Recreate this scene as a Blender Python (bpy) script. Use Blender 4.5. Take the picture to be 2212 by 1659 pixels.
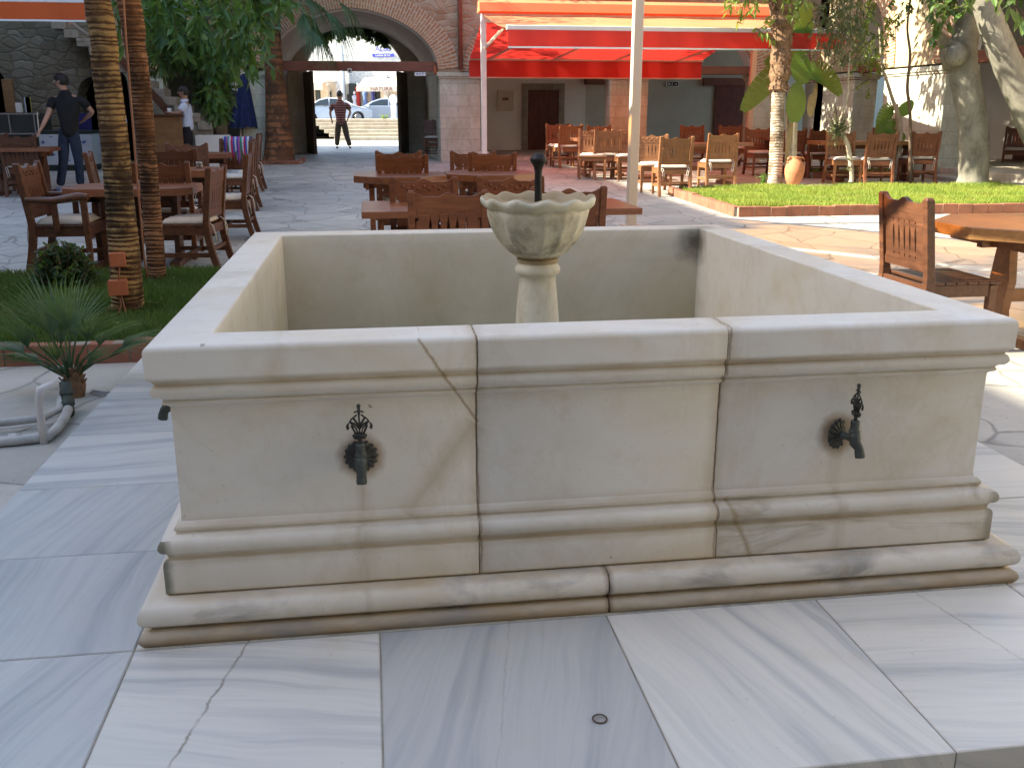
import bpy, math, random
from mathutils import Vector, Matrix
random.seed(7)
PI = math.pi; R = math.radians
scene = bpy.context.scene
for o in list(bpy.data.objects): bpy.data.objects.remove(o)
col = scene.collection

# ---------------------------------------------------------------- camera
cam_data = bpy.data.cameras.new('camera'); cam = bpy.data.objects.new('camera', cam_data); col.objects.link(cam)
CAM = (0.5902, -2.4413, 1.38); PITCH = 0.2767; YAW = -0.1457; F = 2046.9
cam.location = CAM; cam.rotation_euler = (PI/2-PITCH, 0, YAW)
cam_data.sensor_width = 36; cam_data.lens = 36*F/2212; cam_data.clip_end = 600; cam_data.clip_start = 0.05
scene.camera = cam
# ---------------------------------------------------------------- world, sun, exposure
SUN_EL = R(33); SUN_DIR = Vector((-1.0, 0.03, 0)).normalized()     # where the sun stands, seen from the yard
world = bpy.data.worlds.new('World'); scene.world = world; world.use_nodes = True
wn = world.node_tree; bg = wn.nodes['Background']
sky = wn.nodes.new('ShaderNodeTexSky'); sky.sky_type = 'NISHITA'; sky.sun_disc = False
sky.sun_elevation = SUN_EL; sky.sun_rotation = math.atan2(SUN_DIR.x, SUN_DIR.y)
sky.air_density = 1.0; sky.dust_density = 1.6; sky.ozone_density = 1.0
wn.links.new(sky.outputs[0], bg.inputs[0]); bg.inputs[1].default_value = 0.14
sd = bpy.data.lights.new('sun', 'SUN'); sd.energy = 5.0; sd.angle = R(0.5); sd.color = (1.0, 0.93, 0.74)
sun = bpy.data.objects.new('sun', sd); col.objects.link(sun)
sv = Vector((SUN_DIR.x*math.cos(SUN_EL), SUN_DIR.y*math.cos(SUN_EL), math.sin(SUN_EL)))
sun.rotation_euler = sv.to_track_quat('Z', 'Y').to_euler(); sun.location = (-20, 20, 20)
vs = scene.view_settings; vs.view_transform = 'Standard'; vs.look = 'None'; vs.gamma = 1; vs.exposure = 1.9; vs.use_curve_mapping = False

# ---------------------------------------------------------------- placing helpers (real ground, measured from the photo)
def ray(u, v):
    a = (u-1106)/F; b = -(v-829.5)/F
    cp, sp = math.cos(PITCH), math.sin(PITCH); y = cp+sp*b; z = -sp+cp*b
    c, s = math.cos(YAW), math.sin(YAW)
    return (c*a-s*y, s*a+c*y, z)
def on(u, v, axis, val):
    r = ray(u, v); t = (val-CAM[axis])/r[axis]
    return Vector([CAM[i]+t*r[i] for i in range(3)])
def onY(u, v, Y): return on(u, v, 1, Y)
def onX(u, v, X): return on(u, v, 0, X)
def gz(y):
    pts = [(4.5, -.07), (18, .2), (22, .27), (60, .3)]
    if y <= 4.5: return -.07
    for (a, b), (c, d) in zip(pts, pts[1:]):
        if y <= c: return b+(d-b)*(y-a)/(c-a)
    return .3
def G(u, v, H=0):
    r = ray(u, v); lo, hi = .5, 200
    for _ in range(50):
        m = (lo+hi)/2
        if CAM[2]+m*r[2]-gz(CAM[1]+m*r[1])-H > 0: lo = m
        else: hi = m
    return Vector([CAM[i]+lo*r[i] for i in range(3)])

# ---------------------------------------------------------------- materials
MATS = {}
class NT:
    def __init__(s, name, rough=.6, spec=.5):
        s.m = bpy.data.materials.new(name); s.m.use_nodes = True; s.t = s.m.node_tree
        s.b = s.t.nodes['Principled BSDF']; s.b.inputs['Roughness'].default_value = rough
        s.b.inputs['Specular IOR Level'].default_value = spec; MATS[name] = s.m
    def n(s, typ, ins={}, **kw):
        nd = s.t.nodes.new('ShaderNode'+typ)
        for k, v in kw.items(): setattr(nd, k, v)
        for k, v in ins.items(): s.set(nd.inputs[k], v)
        return nd
    def set(s, sock, v):
        if isinstance(v, bpy.types.NodeSocket): s.t.links.new(v, sock)
        elif isinstance(v, bpy.types.Node): s.t.links.new(v.outputs[0], sock)
        else:
            if isinstance(v, (tuple, list)) and len(v) == 3 and sock.type == 'RGBA': v = (*v, 1)
            sock.default_value = v
    def coord(s, kind='Object'): return s.n('TexCoord').outputs[kind]
    def mp(s, vec, scale=(1, 1, 1), rot=(0, 0, 0), loc=(0, 0, 0)):
        return s.n('Mapping', {'Vector': vec, 'Scale': scale, 'Rotation': rot, 'Location': loc}).outputs[0]
    def noise(s, vec, scale, detail=4, rough=.55, dist=0):
        return s.n('TexNoise', {'Vector': vec, 'Scale': scale, 'Detail': detail, 'Roughness': rough, 'Distortion': dist}).outputs[0]
    def ramp(s, fac, stops, interp='LINEAR'):
        nd = s.n('ValToRGB', {'Fac': fac}); cr = nd.color_ramp; cr.interpolation = interp
        while len(cr.elements) < len(stops): cr.elements.new(.5)
        for e, (p, c) in zip(cr.elements, stops):
            e.position = p; e.color = (*c, 1) if isinstance(c, (tuple, list)) else (c, c, c, 1)
        return nd.outputs[0]
    def mix(s, f, a, b, mode='MIX'):
        nd = s.n('Mix', data_type='RGBA', blend_type=mode)
        s.set(nd.inputs[0], f); s.set(nd.inputs[6], a); s.set(nd.inputs[7], b); return nd.outputs[2]
    def math(s, op, a, b=0., c=None):
        nd = s.n('Math', operation=op); s.set(nd.inputs[0], a); s.set(nd.inputs[1], b)
        if c is not None: s.set(nd.inputs[2], c)
        return nd.outputs[0]
    def sep(s, vec): return s.n('SeparateXYZ', {'Vector': vec}).outputs
    def base(s, c): s.set(s.b.inputs['Base Color'], c); return s
    def rough(s, c): s.set(s.b.inputs['Roughness'], c); return s
    def bump(s, h, strength=.3, dist=.01):
        bp = s.n('Bump', {'Height': h, 'Strength': strength, 'Distance': dist}); s.set(s.b.inputs['Normal'], bp.outputs[0]); return s

def simple(name, c, rough=.6, var=.15, scale=6, bump=0, spec=.4, metal=0):
    s = NT(name, rough, spec); co = s.coord(); nz = s.noise(co, scale)
    lo = tuple(x*(1-var) for x in c); hi = tuple(min(1, x*(1+var)) for x in c)
    s.base(s.ramp(nz, [(.3, lo), (.7, hi)])); s.b.inputs['Metallic'].default_value = metal
    if bump: s.bump(s.noise(co, scale*6), bump, .004)
    return s.m

def fountain_mat():
    s = NT('fountain_marble', .42, .4); co = s.coord(); x, y, z = s.sep(co)
    n1 = s.noise(s.mp(co, (1, 1, 1.6)), 2.2, 5, .6, .6); n2 = s.noise(co, 9, 6, .65)
    c = s.ramp(n1, [(.3, (.69, .65, .575)), (.5, (.745, .71, .64)), (.75, (.68, .61, .49))])
    c = s.mix(s.math('MULTIPLY', s.ramp(n2, [(.52, 0.), (.75, 1.)]), .35), c, (.55, .48, .36))
    # dirt lying in the mouldings (stops in metres of height)
    zz = s.math('ADD', z, s.math('MULTIPLY', s.math('SUBTRACT', s.noise(co, 5, 3), .5), .008))
    st = [(0, 1.), (.012, .8), (.034, .35), (.044, .85), (.062, .25), (.085, .05), (.114, .35), (.121, 1.), (.131, .25), (.2, .1), (.218, .65), (.231, .85), (.242, .15), (.28, .12), (.287, .55), (.294, .12), (.309, .7), (.318, .3), (.335, .0), (.62, 0.), (.648, .25), (.655, .4), (.67, .1), (.698, .35), (.708, .8), (.719, .75), (.727, .0), (1, 0.)]
    band = s.ramp(zz, st)
    nm = s.ramp(s.noise(s.mp(co, (1, 1, 2)), 3.3, 4), [(.32, .4), (.58, 1.)])
    outer = s.math('LESS_THAN', s.math('MINIMUM', s.math('MINIMUM', s.math('ADD', x, 0.), s.math('SUBTRACT', 2.43, x)), s.math('MINIMUM', y, s.math('SUBTRACT', 2.48, y))), .1)
    c = s.mix(s.math('MULTIPLY', s.math('MULTIPLY', band, nm), s.math('MULTIPLY', outer, .78)), c, (.42, .30, .15))
    c = s.mix(s.math('MULTIPLY', s.ramp(s.noise(s.mp(co, (1, 1, 3)), 3.7, 5, .65), [(.3, .3), (.6, .95)]), s.math('MULTIPLY', s.ramp(z, [(.0, 1.), (.038, .7), (.048, 0.)]), .85)), c, (.30, .20, .10))
    for cx_, k_ in ((-.006, .8), (2.436, .55)):
        dd = s.n('VectorMath', {0: s.n('CombineXYZ', {0: x, 1: y}).outputs[0], 1: (cx_, -.008, 0)}, operation='DISTANCE').outputs['Value']
        mk = s.math('MULTIPLY', s.ramp(s.math('ADD', dd, s.math('MULTIPLY', s.math('SUBTRACT', s.noise(co, 18, 4), .5), .03)), [(.012, k_), (.032, 0.)]), s.math('MULTIPLY', s.math('LESS_THAN', z, .28), s.math('GREATER_THAN', z, .12)))
        c = s.mix(mk, c, (.10, .11, .07))
    # cloudy grey stain on the plinth and the right base stones
    g = s.ramp(s.noise(s.mp(co, (1, 1, 3)), 4.3, 5, .6, .4), [(.5, 0.), (.7, .8)])
    low = s.math('LESS_THAN', z, .119)
    c = s.mix(s.math('MULTIPLY', g, low), c, (.26, .25, .24))
    rb = s.math('MULTIPLY', s.math('GREATER_THAN', x, 1.56), s.math('MULTIPLY', s.math('LESS_THAN', z, .30), s.math('GREATER_THAN', z, .12)))
    g2 = s.ramp(s.noise(s.mp(co, (.6, 1, 2.6), (0, .12, 0)), 4.5, 5, .6, .8), [(.50, 0.), (.60, .5), (.68, .1)])
    c = s.mix(s.math('MULTIPLY', g2, rb), c, (.33, .27, .16))
    # inner walls: dull water stain
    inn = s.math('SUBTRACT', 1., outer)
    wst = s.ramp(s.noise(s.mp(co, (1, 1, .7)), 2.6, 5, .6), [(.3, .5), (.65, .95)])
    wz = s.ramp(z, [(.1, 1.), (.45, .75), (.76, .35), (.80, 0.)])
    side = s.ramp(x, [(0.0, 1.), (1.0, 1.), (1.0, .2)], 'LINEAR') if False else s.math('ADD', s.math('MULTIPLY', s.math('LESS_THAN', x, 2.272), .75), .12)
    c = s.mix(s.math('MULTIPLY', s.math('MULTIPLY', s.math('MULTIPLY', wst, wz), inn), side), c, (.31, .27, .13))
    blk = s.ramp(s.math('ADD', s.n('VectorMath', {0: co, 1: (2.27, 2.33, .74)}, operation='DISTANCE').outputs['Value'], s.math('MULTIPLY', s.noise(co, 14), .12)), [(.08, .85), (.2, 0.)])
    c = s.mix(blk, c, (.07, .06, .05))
    # cracks and veins across the front (stone flaws)
    wob = s.math('MULTIPLY', s.math('SUBTRACT', s.noise(co, 16, 5, .7), .5), .022)
    def line(p, q, w, colr, k, cc):
        (x0, z0), (x1, z1) = p, q; L = math.hypot(x1-x0, z1-z0); nx, nz = (z1-z0)/L, -(x1-x0)/L
        d = s.math('ABSOLUTE', s.math('ADD', s.math('ADD', s.math('MULTIPLY', s.math('SUBTRACT', x, x0), nx), s.math('MULTIPLY', s.math('SUBTRACT', z, z0), nz)), wob))
        tt = s.math('ADD', s.math('MULTIPLY', s.math('SUBTRACT', x, x0), (x1-x0)/L/L), s.math('MULTIPLY', s.math('SUBTRACT', z, z0), (z1-z0)/L/L))
        m = s.math('MULTIPLY', s.math('LESS_THAN', s.math('ABSOLUTE', s.math('SUBTRACT', tt, .5)), .5), s.ramp(s.math('DIVIDE', d, w*3), [(0, 1.), (.33, .6), (1, 0.)]))
        m = s.math('MULTIPLY', s.math('MULTIPLY', m, s.math('LESS_THAN', y, .16)), k)
        return s.mix(m, cc, colr)
    c = line((.70, .812), (.858, .56), .0022, (.30, .20, .09), .9, c)
    c = line((.66, .30), (.85, .56), .016, (.40, .30, .17), .45, c)
    c = line((.35, .81), (.31, .72), .012, (.45, .36, .2), .3, c)
    c = line((1.585, .30), (1.665, .12), .004, (.33, .23, .11), .75, c)
    c = line((.862, .126), (.852, .815), .0016, (.14, .09, .05), .85, c)
    c = line((1.548, .126), (1.562, .815), .0018, (.14, .09, .05), .85, c)
    c = line((.864, .126), (.850, .815), .012, (.36, .25, .13), .35, c)
    c = line((1.546, .126), (1.560, .815), .012, (.36, .25, .13), .35, c)
    c = line((1.222, .0), (1.218, .12), .006, (.16, .10, .06), .9, c)
    for (px_, pz_) in ((.536, .476), (1.930, .472)):
        dd = s.n('VectorMath', {0: co, 1: (px_, .046, pz_)}, operation='DISTANCE').outputs['Value']
        c = s.mix(s.ramp(s.math('ADD', dd, s.math('MULTIPLY', s.math('SUBTRACT', s.noise(co, 30, 4), .5), .03)), [(.045, .75), (.075, 0.)]), c, (.30, .18, .08))
        tt = s.math('ADD', s.math('ABSOLUTE', s.math('SUBTRACT', s.math('ADD', x, s.math('MULTIPLY', s.math('SUBTRACT', s.noise(s.mp(co, (1, 1, .3)), 12, 3), .5), .05)), px_)), 0.)
        st_ = s.math('MULTIPLY', s.ramp(tt, [(.0, .55), (.03, .0)]), s.math('MULTIPLY', s.math('LESS_THAN', z, pz_-.04), s.math('LESS_THAN', y, .08)))
        c = s.mix(s.math('MULTIPLY', st_, s.ramp(s.noise(s.mp(co, (4, 4, .4)), 9, 3), [(.35, .2), (.65, 1.)])), c, (.40, .33, .22))
    sp_ = s.ramp(s.noise(co, 95, 3, .7), [(.66, 0.), (.74, .45)]); c = s.mix(sp_, c, (.30, .24, .16))
    pit = s.ramp(s.noise(co, 31, 2, .5), [(.765, 0.), (.78, .6)]); c = s.mix(pit, c, (.12, .10, .07))
    big = s.ramp(s.noise(s.mp(co, (1, 1, .6), (0, .6, 0)), 1.5, 6, .7, 1.2), [(.53, 0.), (.57, .14), (.61, 0.)]); c = s.mix(big, c, (.45, .36, .22))
    s.base(c); s.rough(s.ramp(n2, [(.3, .38), (.7, .55)]))
    s.bump(s.math('ADD', s.noise(co, 70, 3), s.math('MULTIPLY', s.noise(co, 12, 3), 1.5)), .10, .003)
    return s.m
fountain_mat()

def paving_marble():
    s = NT('paving_marble', .36, .45); uv = s.coord('UV'); co = s.coord()
    at = s.n('Attribute', attribute_name='tint').outputs['Fac']; lf_ = s.math('LESS_THAN', s.sep(co)[0], -.085)
    w = s.noise(s.mp(uv, (1.5, .5, 1)), 1.6, 3, .5)
    uvd = s.n('VectorMath', {0: uv, 1: s.n('CombineXYZ', {0: s.math('MULTIPLY', w, .22)}).outputs[0]}, operation='ADD').outputs[0]
    v1 = s.noise(s.mp(uvd, (1, .045, 1)), 8, 5, .64); v2 = s.noise(s.mp(uvd, (1, .04, 1)), 30, 4, .6)
    v = s.math('ADD', s.math('MULTIPLY', v1, .84), s.math('MULTIPLY', v2, .16))
    white = s.ramp(v, [(.33, (.37, .375, .37)), (.41, (.47, .47, .45)), (.47, (.61, .59, .54)), (.55, (.67, .645, .58)), (.61, (.58, .565, .525)), (.69, (.46, .46, .445))])
    grey = s.ramp(v, [(.38, (.32, .325, .33)), (.46, (.38, .385, .38)), (.54, (.45, .45, .43)), (.64, (.39, .395, .385))])
    c = s.mix(at, white, grey); c = s.mix(s.math('MULTIPLY', lf_, .55), c, s.mix(1., c, (.90, .96, 1.04), 'MULTIPLY'))
    sp = s.ramp(s.noise(co, 3.1, 5, .6), [(.58, 0.), (.72, .3)]); c = s.mix(sp, c, (.50, .43, .30))
    c = s.mix(s.ramp(s.noise(co, 45, 2), [(.70, 0.), (.76, .4)]), c, (.3, .28, .25))
    px, py, pz = s.sep(co); wob = s.math('MULTIPLY', s.math('SUBTRACT', s.noise(co, 14, 5, .7), .5), .03)
    for (x0, y0), (x1, y1), w_, k_ in (((.211, -.07), (.055, -.78), .0018, .9), ((2.16, -.07), (2.31, -.78), .0015, .6), ((.93, -.07), (.80, -.78), .001, .35)):
        L = math.hypot(x1-x0, y1-y0); nx, ny = (y1-y0)/L, -(x1-x0)/L
        d = s.math('ABSOLUTE', s.math('ADD', s.math('ADD', s.math('MULTIPLY', s.math('SUBTRACT', px, x0), nx), s.math('MULTIPLY', s.math('SUBTRACT', py, y0), ny)), wob))
        m_ = s.math('MULTIPLY', s.math('MULTIPLY', s.ramp(s.math('DIVIDE', d, w_*3), [(0, 1.), (.4, .7), (1, 0.)]), s.math('LESS_THAN', py, -.06)), s.math('MULTIPLY', s.ramp(s.noise(co, 9, 3), [(.35, .3), (.6, 1.)]), k_))
        c = s.mix(m_, c, (.16, .13, .09))
    s.base(c); s.rough(s.ramp(s.noise(co, 8), [(.3, .30), (.7, .48)]))
    s.bump(s.noise(co, 60, 3), .06, .002)
    return s.m
paving_marble()

def flagstone():
    s = NT('flagstone', .62, .35); co = s.coord()
    wco = s.n('VectorMath', {0: co, 1: s.n('VectorMath', {0: s.n('TexNoise', {'Vector': co, 'Scale': 1.3}).outputs['Color'], 1: (.5, .5, .5)}, operation='MULTIPLY').outputs[0]}, operation='ADD').outputs[0]
    a = s.n('TexVoronoi', {'Vector': s.mp(wco, (1, .8, .01)), 'Scale': 1.9}, feature='DISTANCE_TO_EDGE').outputs['Distance']
    cell = s.n('TexVoronoi', {'Vector': s.mp(wco, (1, .8, .01)), 'Scale': 1.9}).outputs['Color']
    cr = s.n('SeparateColor', {0: cell}).outputs[0]
    c = s.ramp(cr, [(0, (.38, .37, .33)), (.35, (.49, .475, .425)), (.6, (.43, .415, .37)), (1, (.56, .53, .465))])
    n = s.noise(co, 2.2, 6, .7); c = s.mix(s.ramp(n, [(.4, 0.), (.75, .5)]), c, (.29, .28, .25))
    c = s.mix(s.ramp(s.noise(co, 7, 5, .65), [(.5, 0.), (.75, .5)]), c, (.47, .45, .41))
    c = s.mix(s.ramp(s.math('ADD', a, s.math('MULTIPLY', s.math('SUBTRACT', s.noise(co, 12, 3), .5), .03)), [(.0, .9), (.03, 0.)]), c, (.20, .19, .17))
    c = s.mix(s.ramp(s.noise(co, 38, 3, .7), [(.62, 0.), (.72, .55)]), c, (.17, .15, .12))
    s.base(c); s.rough(s.ramp(n, [(.3, .45), (.7, .75)]))
    s.bump(s.math('ADD', s.ramp(a, [(0, 0.), (.04, 1.)]), s.math('MULTIPLY', s.noise(co, 9, 6, .7), .8)), .35, .012)
    return s.m
flagstone()

def ashlar(name, c1, c2, dirt, sc=(1.6, 1.6, 2.6)):
    s = NT(name, .8, .25); co = s.coord(); x, y, z = s.sep(co)
    xy = s.math('ADD', x, y)
    v = s.n('CombineXYZ', {0: xy, 1: z}).outputs[0]
    br = s.n('TexBrick', {'Vector': v, 'Color1': (.1, .1, .1, 1), 'Color2': (.9, .9, .9, 1), 'Mortar': (0, 0, 0, 1), 'Scale': sc[0], 'Mortar Size': .008, 'Brick Width': .9, 'Row Height': .42})
    c = s.mix(br.outputs[0], c1, c2)
    c = s.mix(s.math('MULTIPLY', br.outputs[1], .7), c, tuple(q*.55 for q in c1))
    c = s.mix(s.ramp(s.noise(s.mp(co, (1, 1, .5)), 2.4, 6, .7), [(.42, 0.), (.7, .8)]), c, dirt)
    c = s.mix(s.ramp(s.noise(co, 14, 5, .7), [(.5, 0.), (.8, .5)]), c, tuple(q*.6 for q in dirt))
    s.base(c); s.bump(s.math('ADD', s.noise(co, 12, 6, .7), s.math('MULTIPLY', br.outputs[1], -1.5)), .5, .02)
    return s.m
ashlar('pale_ashlar', (.56, .56, .45), (.66, .655, .54), (.42, .38, .26))
ashlar('dark_ashlar', (.30, .26, .20), (.38, .33, .26), (.18, .15, .11))
ashlar('warm_ashlar', (.48, .38, .24), (.56, .46, .31), (.36, .25, .15))
ashlar('step_stone', (.52, .46, .36), (.60, .54, .43), (.40, .32, .22))

def rubble(name, cols, scale, mort, z=1.4, dk=.6):
    s = NT(name, .85, .2); co = s.coord()
    wco = s.n('VectorMath', {0: co, 1: s.n('VectorMath', {0: s.n('TexNoise', {'Vector': co, 'Scale': 2.}).outputs['Color'], 1: (.22, .22, .22)}, operation='MULTIPLY').outputs[0]}, operation='ADD').outputs[0]
    vec = s.mp(wco, (1, 1, z))
    a = s.n('TexVoronoi', {'Vector': vec, 'Scale': scale, 'Randomness': .85}, feature='DISTANCE_TO_EDGE').outputs['Distance']
    cell = s.n('TexVoronoi', {'Vector': vec, 'Scale': scale, 'Randomness': .85}).outputs['Color']
    cr = s.n('SeparateColor', {0: cell}).outputs[0]
    c = s.ramp(cr, [(i/(len(cols)-1), q) for i, q in enumerate(cols)])
    c = s.mix(s.ramp(s.noise(co, 9, 5, .7), [(.4, 0.), (.8, .6)]), c, tuple(q*dk for q in cols[0]))
    c = s.mix(s.ramp(s.math('ADD', a, s.math('MULTIPLY', s.noise(co, 11, 4), .08)), [(.04, .8), (.11, 0.)]), c, mort)
    s.base(c); s.bump(s.math('ADD', s.ramp(s.math('ADD', a, s.math('MULTIPLY', s.noise(co, 9, 4), .1)), [(0, 0.), (.2, 1.)]), s.math('MULTIPLY', s.noise(co, 12, 5), .6)), .6, .04)
    return s.m
rubble('rubble_wall', [(.16, .14, .095), (.20, .18, .125), (.145, .125, .085), (.25, .23, .18), (.175, .155, .105)], 3.0, (.12, .10, .07), 2.0)
rubble('pink_rubble', [(.42, .26, .165), (.50, .39, .27), (.38, .22, .13), (.52, .44, .32)], 3.4, (.46, .38, .28), 2.0, .8)

def brick_arch():
    s = NT('brick_arch', .85, .2); uv = s.coord('UV'); co = s.coord()
    br = s.n('TexBrick', {'Vector': uv, 'Color1': (.43, .19, .095, 1), 'Color2': (.50, .27, .145, 1), 'Mortar': (.58, .50, .38, 1), 'Scale': 1., 'Mortar Size': .012, 'Mortar Smooth': .2, 'Brick Width': .24, 'Row Height': .062})
    c = s.mix(s.ramp(s.noise(co, 7, 5, .7), [(.4, 0.), (.8, .5)]), br.outputs[0], (.30, .17, .12))
    s.base(c); s.bump(s.math('MULTIPLY', br.outputs[1], -1.), .5, .01); return s.m
brick_arch()

def wood(name, c, d, rough=.42, sc=(3, 30, 30), spec=.4):
    s = NT(name, rough, spec); co = s.coord()
    rnd = s.n('ObjectInfo').outputs['Random']
    v = s.n('VectorMath', {0: s.mp(co, (1, 1, 1)), 1: s.n('CombineXYZ', {0: s.math('MULTIPLY', rnd, 13.)}).outputs[0]}, operation='ADD').outputs[0]
    n = s.noise(s.mp(v, sc), 1., 5, .6, .8); n2 = s.noise(v, 5, 4, .6)
    cc = s.ramp(n, [(.3, d), (.65, c)])
    cc = s.mix(s.ramp(n2, [(.4, 0.), (.8, .45)]), cc, tuple(q*.55 for q in d))
    hs = s.n('HueSaturation', {'Value': s.math('ADD', .8, s.math('MULTIPLY', rnd, .4)), 'Color': cc}).outputs[0]
    s.base(hs); s.bump(n, .15, .002); return s.m
wood('chair_wood', (.25, .092, .042), (.14, .048, .022))
wood('dark_chair_wood', (.17, .07, .034), (.085, .034, .018))
wood('brown_chair_wood', (.33, .145, .06), (.20, .085, .035))
wood('table_wood', (.30, .125, .065), (.21, .08, .04), .3)
wood('honey_table_wood', (.38, .20, .075), (.27, .13, .05), .35)
wood('beam_wood', (.235, .085, .052), (.17, .06, .038), .6, (2, 12, 12))
wood('door_wood', (.16, .045, .03), (.09, .026, .018), .5, (20, 20, 2))
wood('gate_wood', (.13, .09, .06), (.07, .05, .035), .7, (12, 12, 1))
wood('counter_wood', (.30, .165, .07), (.22, .115, .045), .5, (2, 2, 14))
simple('cushion_cloth', (.62, .57, .50), .9, .08, 8, .2)
simple('white_plaster', (.74, .71, .66), .85, .08, 1.2, .15)
simple('dusky_plaster', (.40, .31, .26), .85, .12, 1.5, .15)
simple('grey_plaster', (.50, .50, .42), .85, .1, 1.2, .1)
simple('cream_paint', (.55, .46, .37), .4, .04, 3)
simple('white_paint', (.75, .73, .70), .45, .06, 3)
simple('pipe_paint', (.24, .09, .06), .5, .15, 6)
simple('dark_bronze', (.055, .055, .048), .5, .5, 30, .3, metal=.55)
simple('verdigris', (.075, .085, .075), .6, .4, 25, .3, metal=.4)
simple('black_iron', (.035, .033, .032), .55, .3, 20, .1, metal=.6)
simple('terracotta', (.46, .175, .08), .8, .15, 7, .3)
simple('pvc_white', (.66, .62, .58), .45, .2, 9)
simple('pvc_grey', (.42, .42, .40), .5, .25, 9)
simple('green_rubber', (.04, .055, .045), .6, .3, 12)
simple('box_plastic', (.40, .12, .05), .6, .12, 8)
simple('cable', (.30, .13, .07), .6, .1, 8)
simple('grey_cable', (.42, .42, .44), .6, .1, 8)
simple('dark_interior', (.03, .025, .02), .9, .2, 3)
simple('asphalt', (.10, .10, .10), .85, .2, 3)
simple('soil', (.10, .065, .04), .95, .35, 8, .4)
simple('skin', (.36, .19, .125), .55, .12, 14)
simple('skin_pale', (.42, .23, .16), .55, .12, 14)
simple('hair_dark', (.018, .014, .012), .6, .3, 30)
simple('black_cloth', (.012, .012, .013), .9, .3, 10)
simple('jeans_cloth', (.022, .034, .06), .9, .3, 16)
simple('black_trousers', (.014, .013, .015), .9, .3, 16)
simple('pale_jeans', (.28, .33, .42), .9, .2, 16)
simple('brown_trousers', (.06, .043, .03), .9, .2, 16)
simple('white_shirt', (.55, .60, .72), .9, .06, 10)
simple('navy_cloth', (.012, .022, .085), .85, .3, 9)
simple('shoe_dark', (.03, .026, .024), .6, .3, 10)
simple('shoe_blue', (.30, .36, .50), .6, .1, 10)
simple('brick_kerb', (.27, .11, .065), .8, .25, 5, .4)
simple('grout', (.28, .25, .20), .9, .3, 9)
simple('drain_metal', (.35, .34, .31), .5, .3, 30, metal=.5)
simple('car_silver', (.55, .60, .68), .25, .03, 2, metal=.5)
simple('car_white', (.70, .72, .75), .25, .03, 2, metal=.2)
simple('tyre', (.02, .02, .02), .8, .2, 9)
simple('glass_dark', (.03, .04, .045), .08, .1, 2, spec=.8)
simple('tail_red', (.5, .03, .02), .3, .1, 2)
simple('steel', (.45, .45, .46), .3, .1, 5, metal=.8)
simple('sign_blue', (.05, .06, .42), .5, .05, 2)
simple('sign_dark', (.02, .035, .03), .5, .05, 2)
simple('mark_white', (.78, .78, .76), .6, .03, 2)
simple('mark_brown', (.22, .10, .07), .6, .03, 2)
simple('freezer_white', (.48, .58, .68), .4, .12, 3)
simple('freezer_blue', (.06, .12, .36), .4, .1, 3)
simple('deep_blue', (.015, .02, .12), .4, .1, 3)
simple('yellow_card', (.6, .55, .06), .7, .1, 3)
simple('red_cloth', (.32, .03, .03), .9, .1, 3)
simple('blue_cloth', (.12, .2, .42), .9, .2, 3)
simple('shop_cream', (.60, .55, .45), .8, .1, 2)

def trunk_mat(name, c1, c2, c3, freq, amp=1.):
    s = NT(name, .85, .2); co = s.coord(); x, y, z = s.sep(co)
    zz = s.math('ADD', z, s.math('ADD', s.math('MULTIPLY', s.noise(s.mp(co, (3, 3, 2)), 1.5, 4), .06), s.math('MULTIPLY', s.noise(s.mp(co, (.3, .3, 7)), 2, 2), .10)))
    w = s.math('SINE', s.math('MULTIPLY', zz, freq))
    w = s.math('ADD', s.math('MULTIPLY', w, .5), .5)
    n = s.noise(s.mp(co, (1, 1, .9)), 3.2, 5, .65)
    c = s.ramp(s.math('ADD', s.math('MULTIPLY', w, .36), s.math('MULTIPLY', s.noise(s.mp(co, (3, 3, 14)), 4, 5, .7), .64)), [(.34, c3), (.46, c2), (.60, c1), (.75, tuple(q*.8 for q in c1))])
    c = s.mix(s.ramp(n, [(.45, 0.), (.56, .9)]), c, tuple(q*.6 for q in c3))
    c = s.mix(s.ramp(s.noise(co, 1.7, 2), [(.45, 0.), (.65, .6)]), c, tuple(q*.8 for q in c2))
    s.base(c); s.bump(w, .6*amp, .012); return s.m
trunk_mat('palm_trunk', (.40, .27, .11), (.20, .10, .045), (.045, .028, .018), 170)
trunk_mat('palm_trunk_red', (.34, .18, .10), (.19, .085, .042), (.06, .033, .02), 190)
trunk_mat('palm_trunk_white', (.60, .52, .42), (.45, .36, .27), (.20, .13, .08), 130)
trunk_mat('palm_trunk_smooth', (.34, .15, .07), (.24, .11, .055), (.11, .065, .04), 40, .2)
def bark(name, c1, c2, sc=4):
    s = NT(name, .85, .2); co = s.coord()
    n = s.noise(s.mp(co, (1, 1, .5)), sc, 6, .7, .6)
    c = s.ramp(n, [(.3, c2), (.5, c1), (.62, tuple(min(1, q*1.25) for q in c1)), (.75, c2)])
    s.base(c); s.bump(n, .5, .03); return s.m
bark('grey_bark', (.20, .185, .15), (.10, .09, .075)); bark('brown_bark', (.17, .12, .08), (.08, .055, .035), 9)
bark('pale_bark', (.42, .36, .26), (.24, .19, .12), 9); bark('fibre_bark', (.20, .12, .07), (.085, .05, .03), 14)
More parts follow.
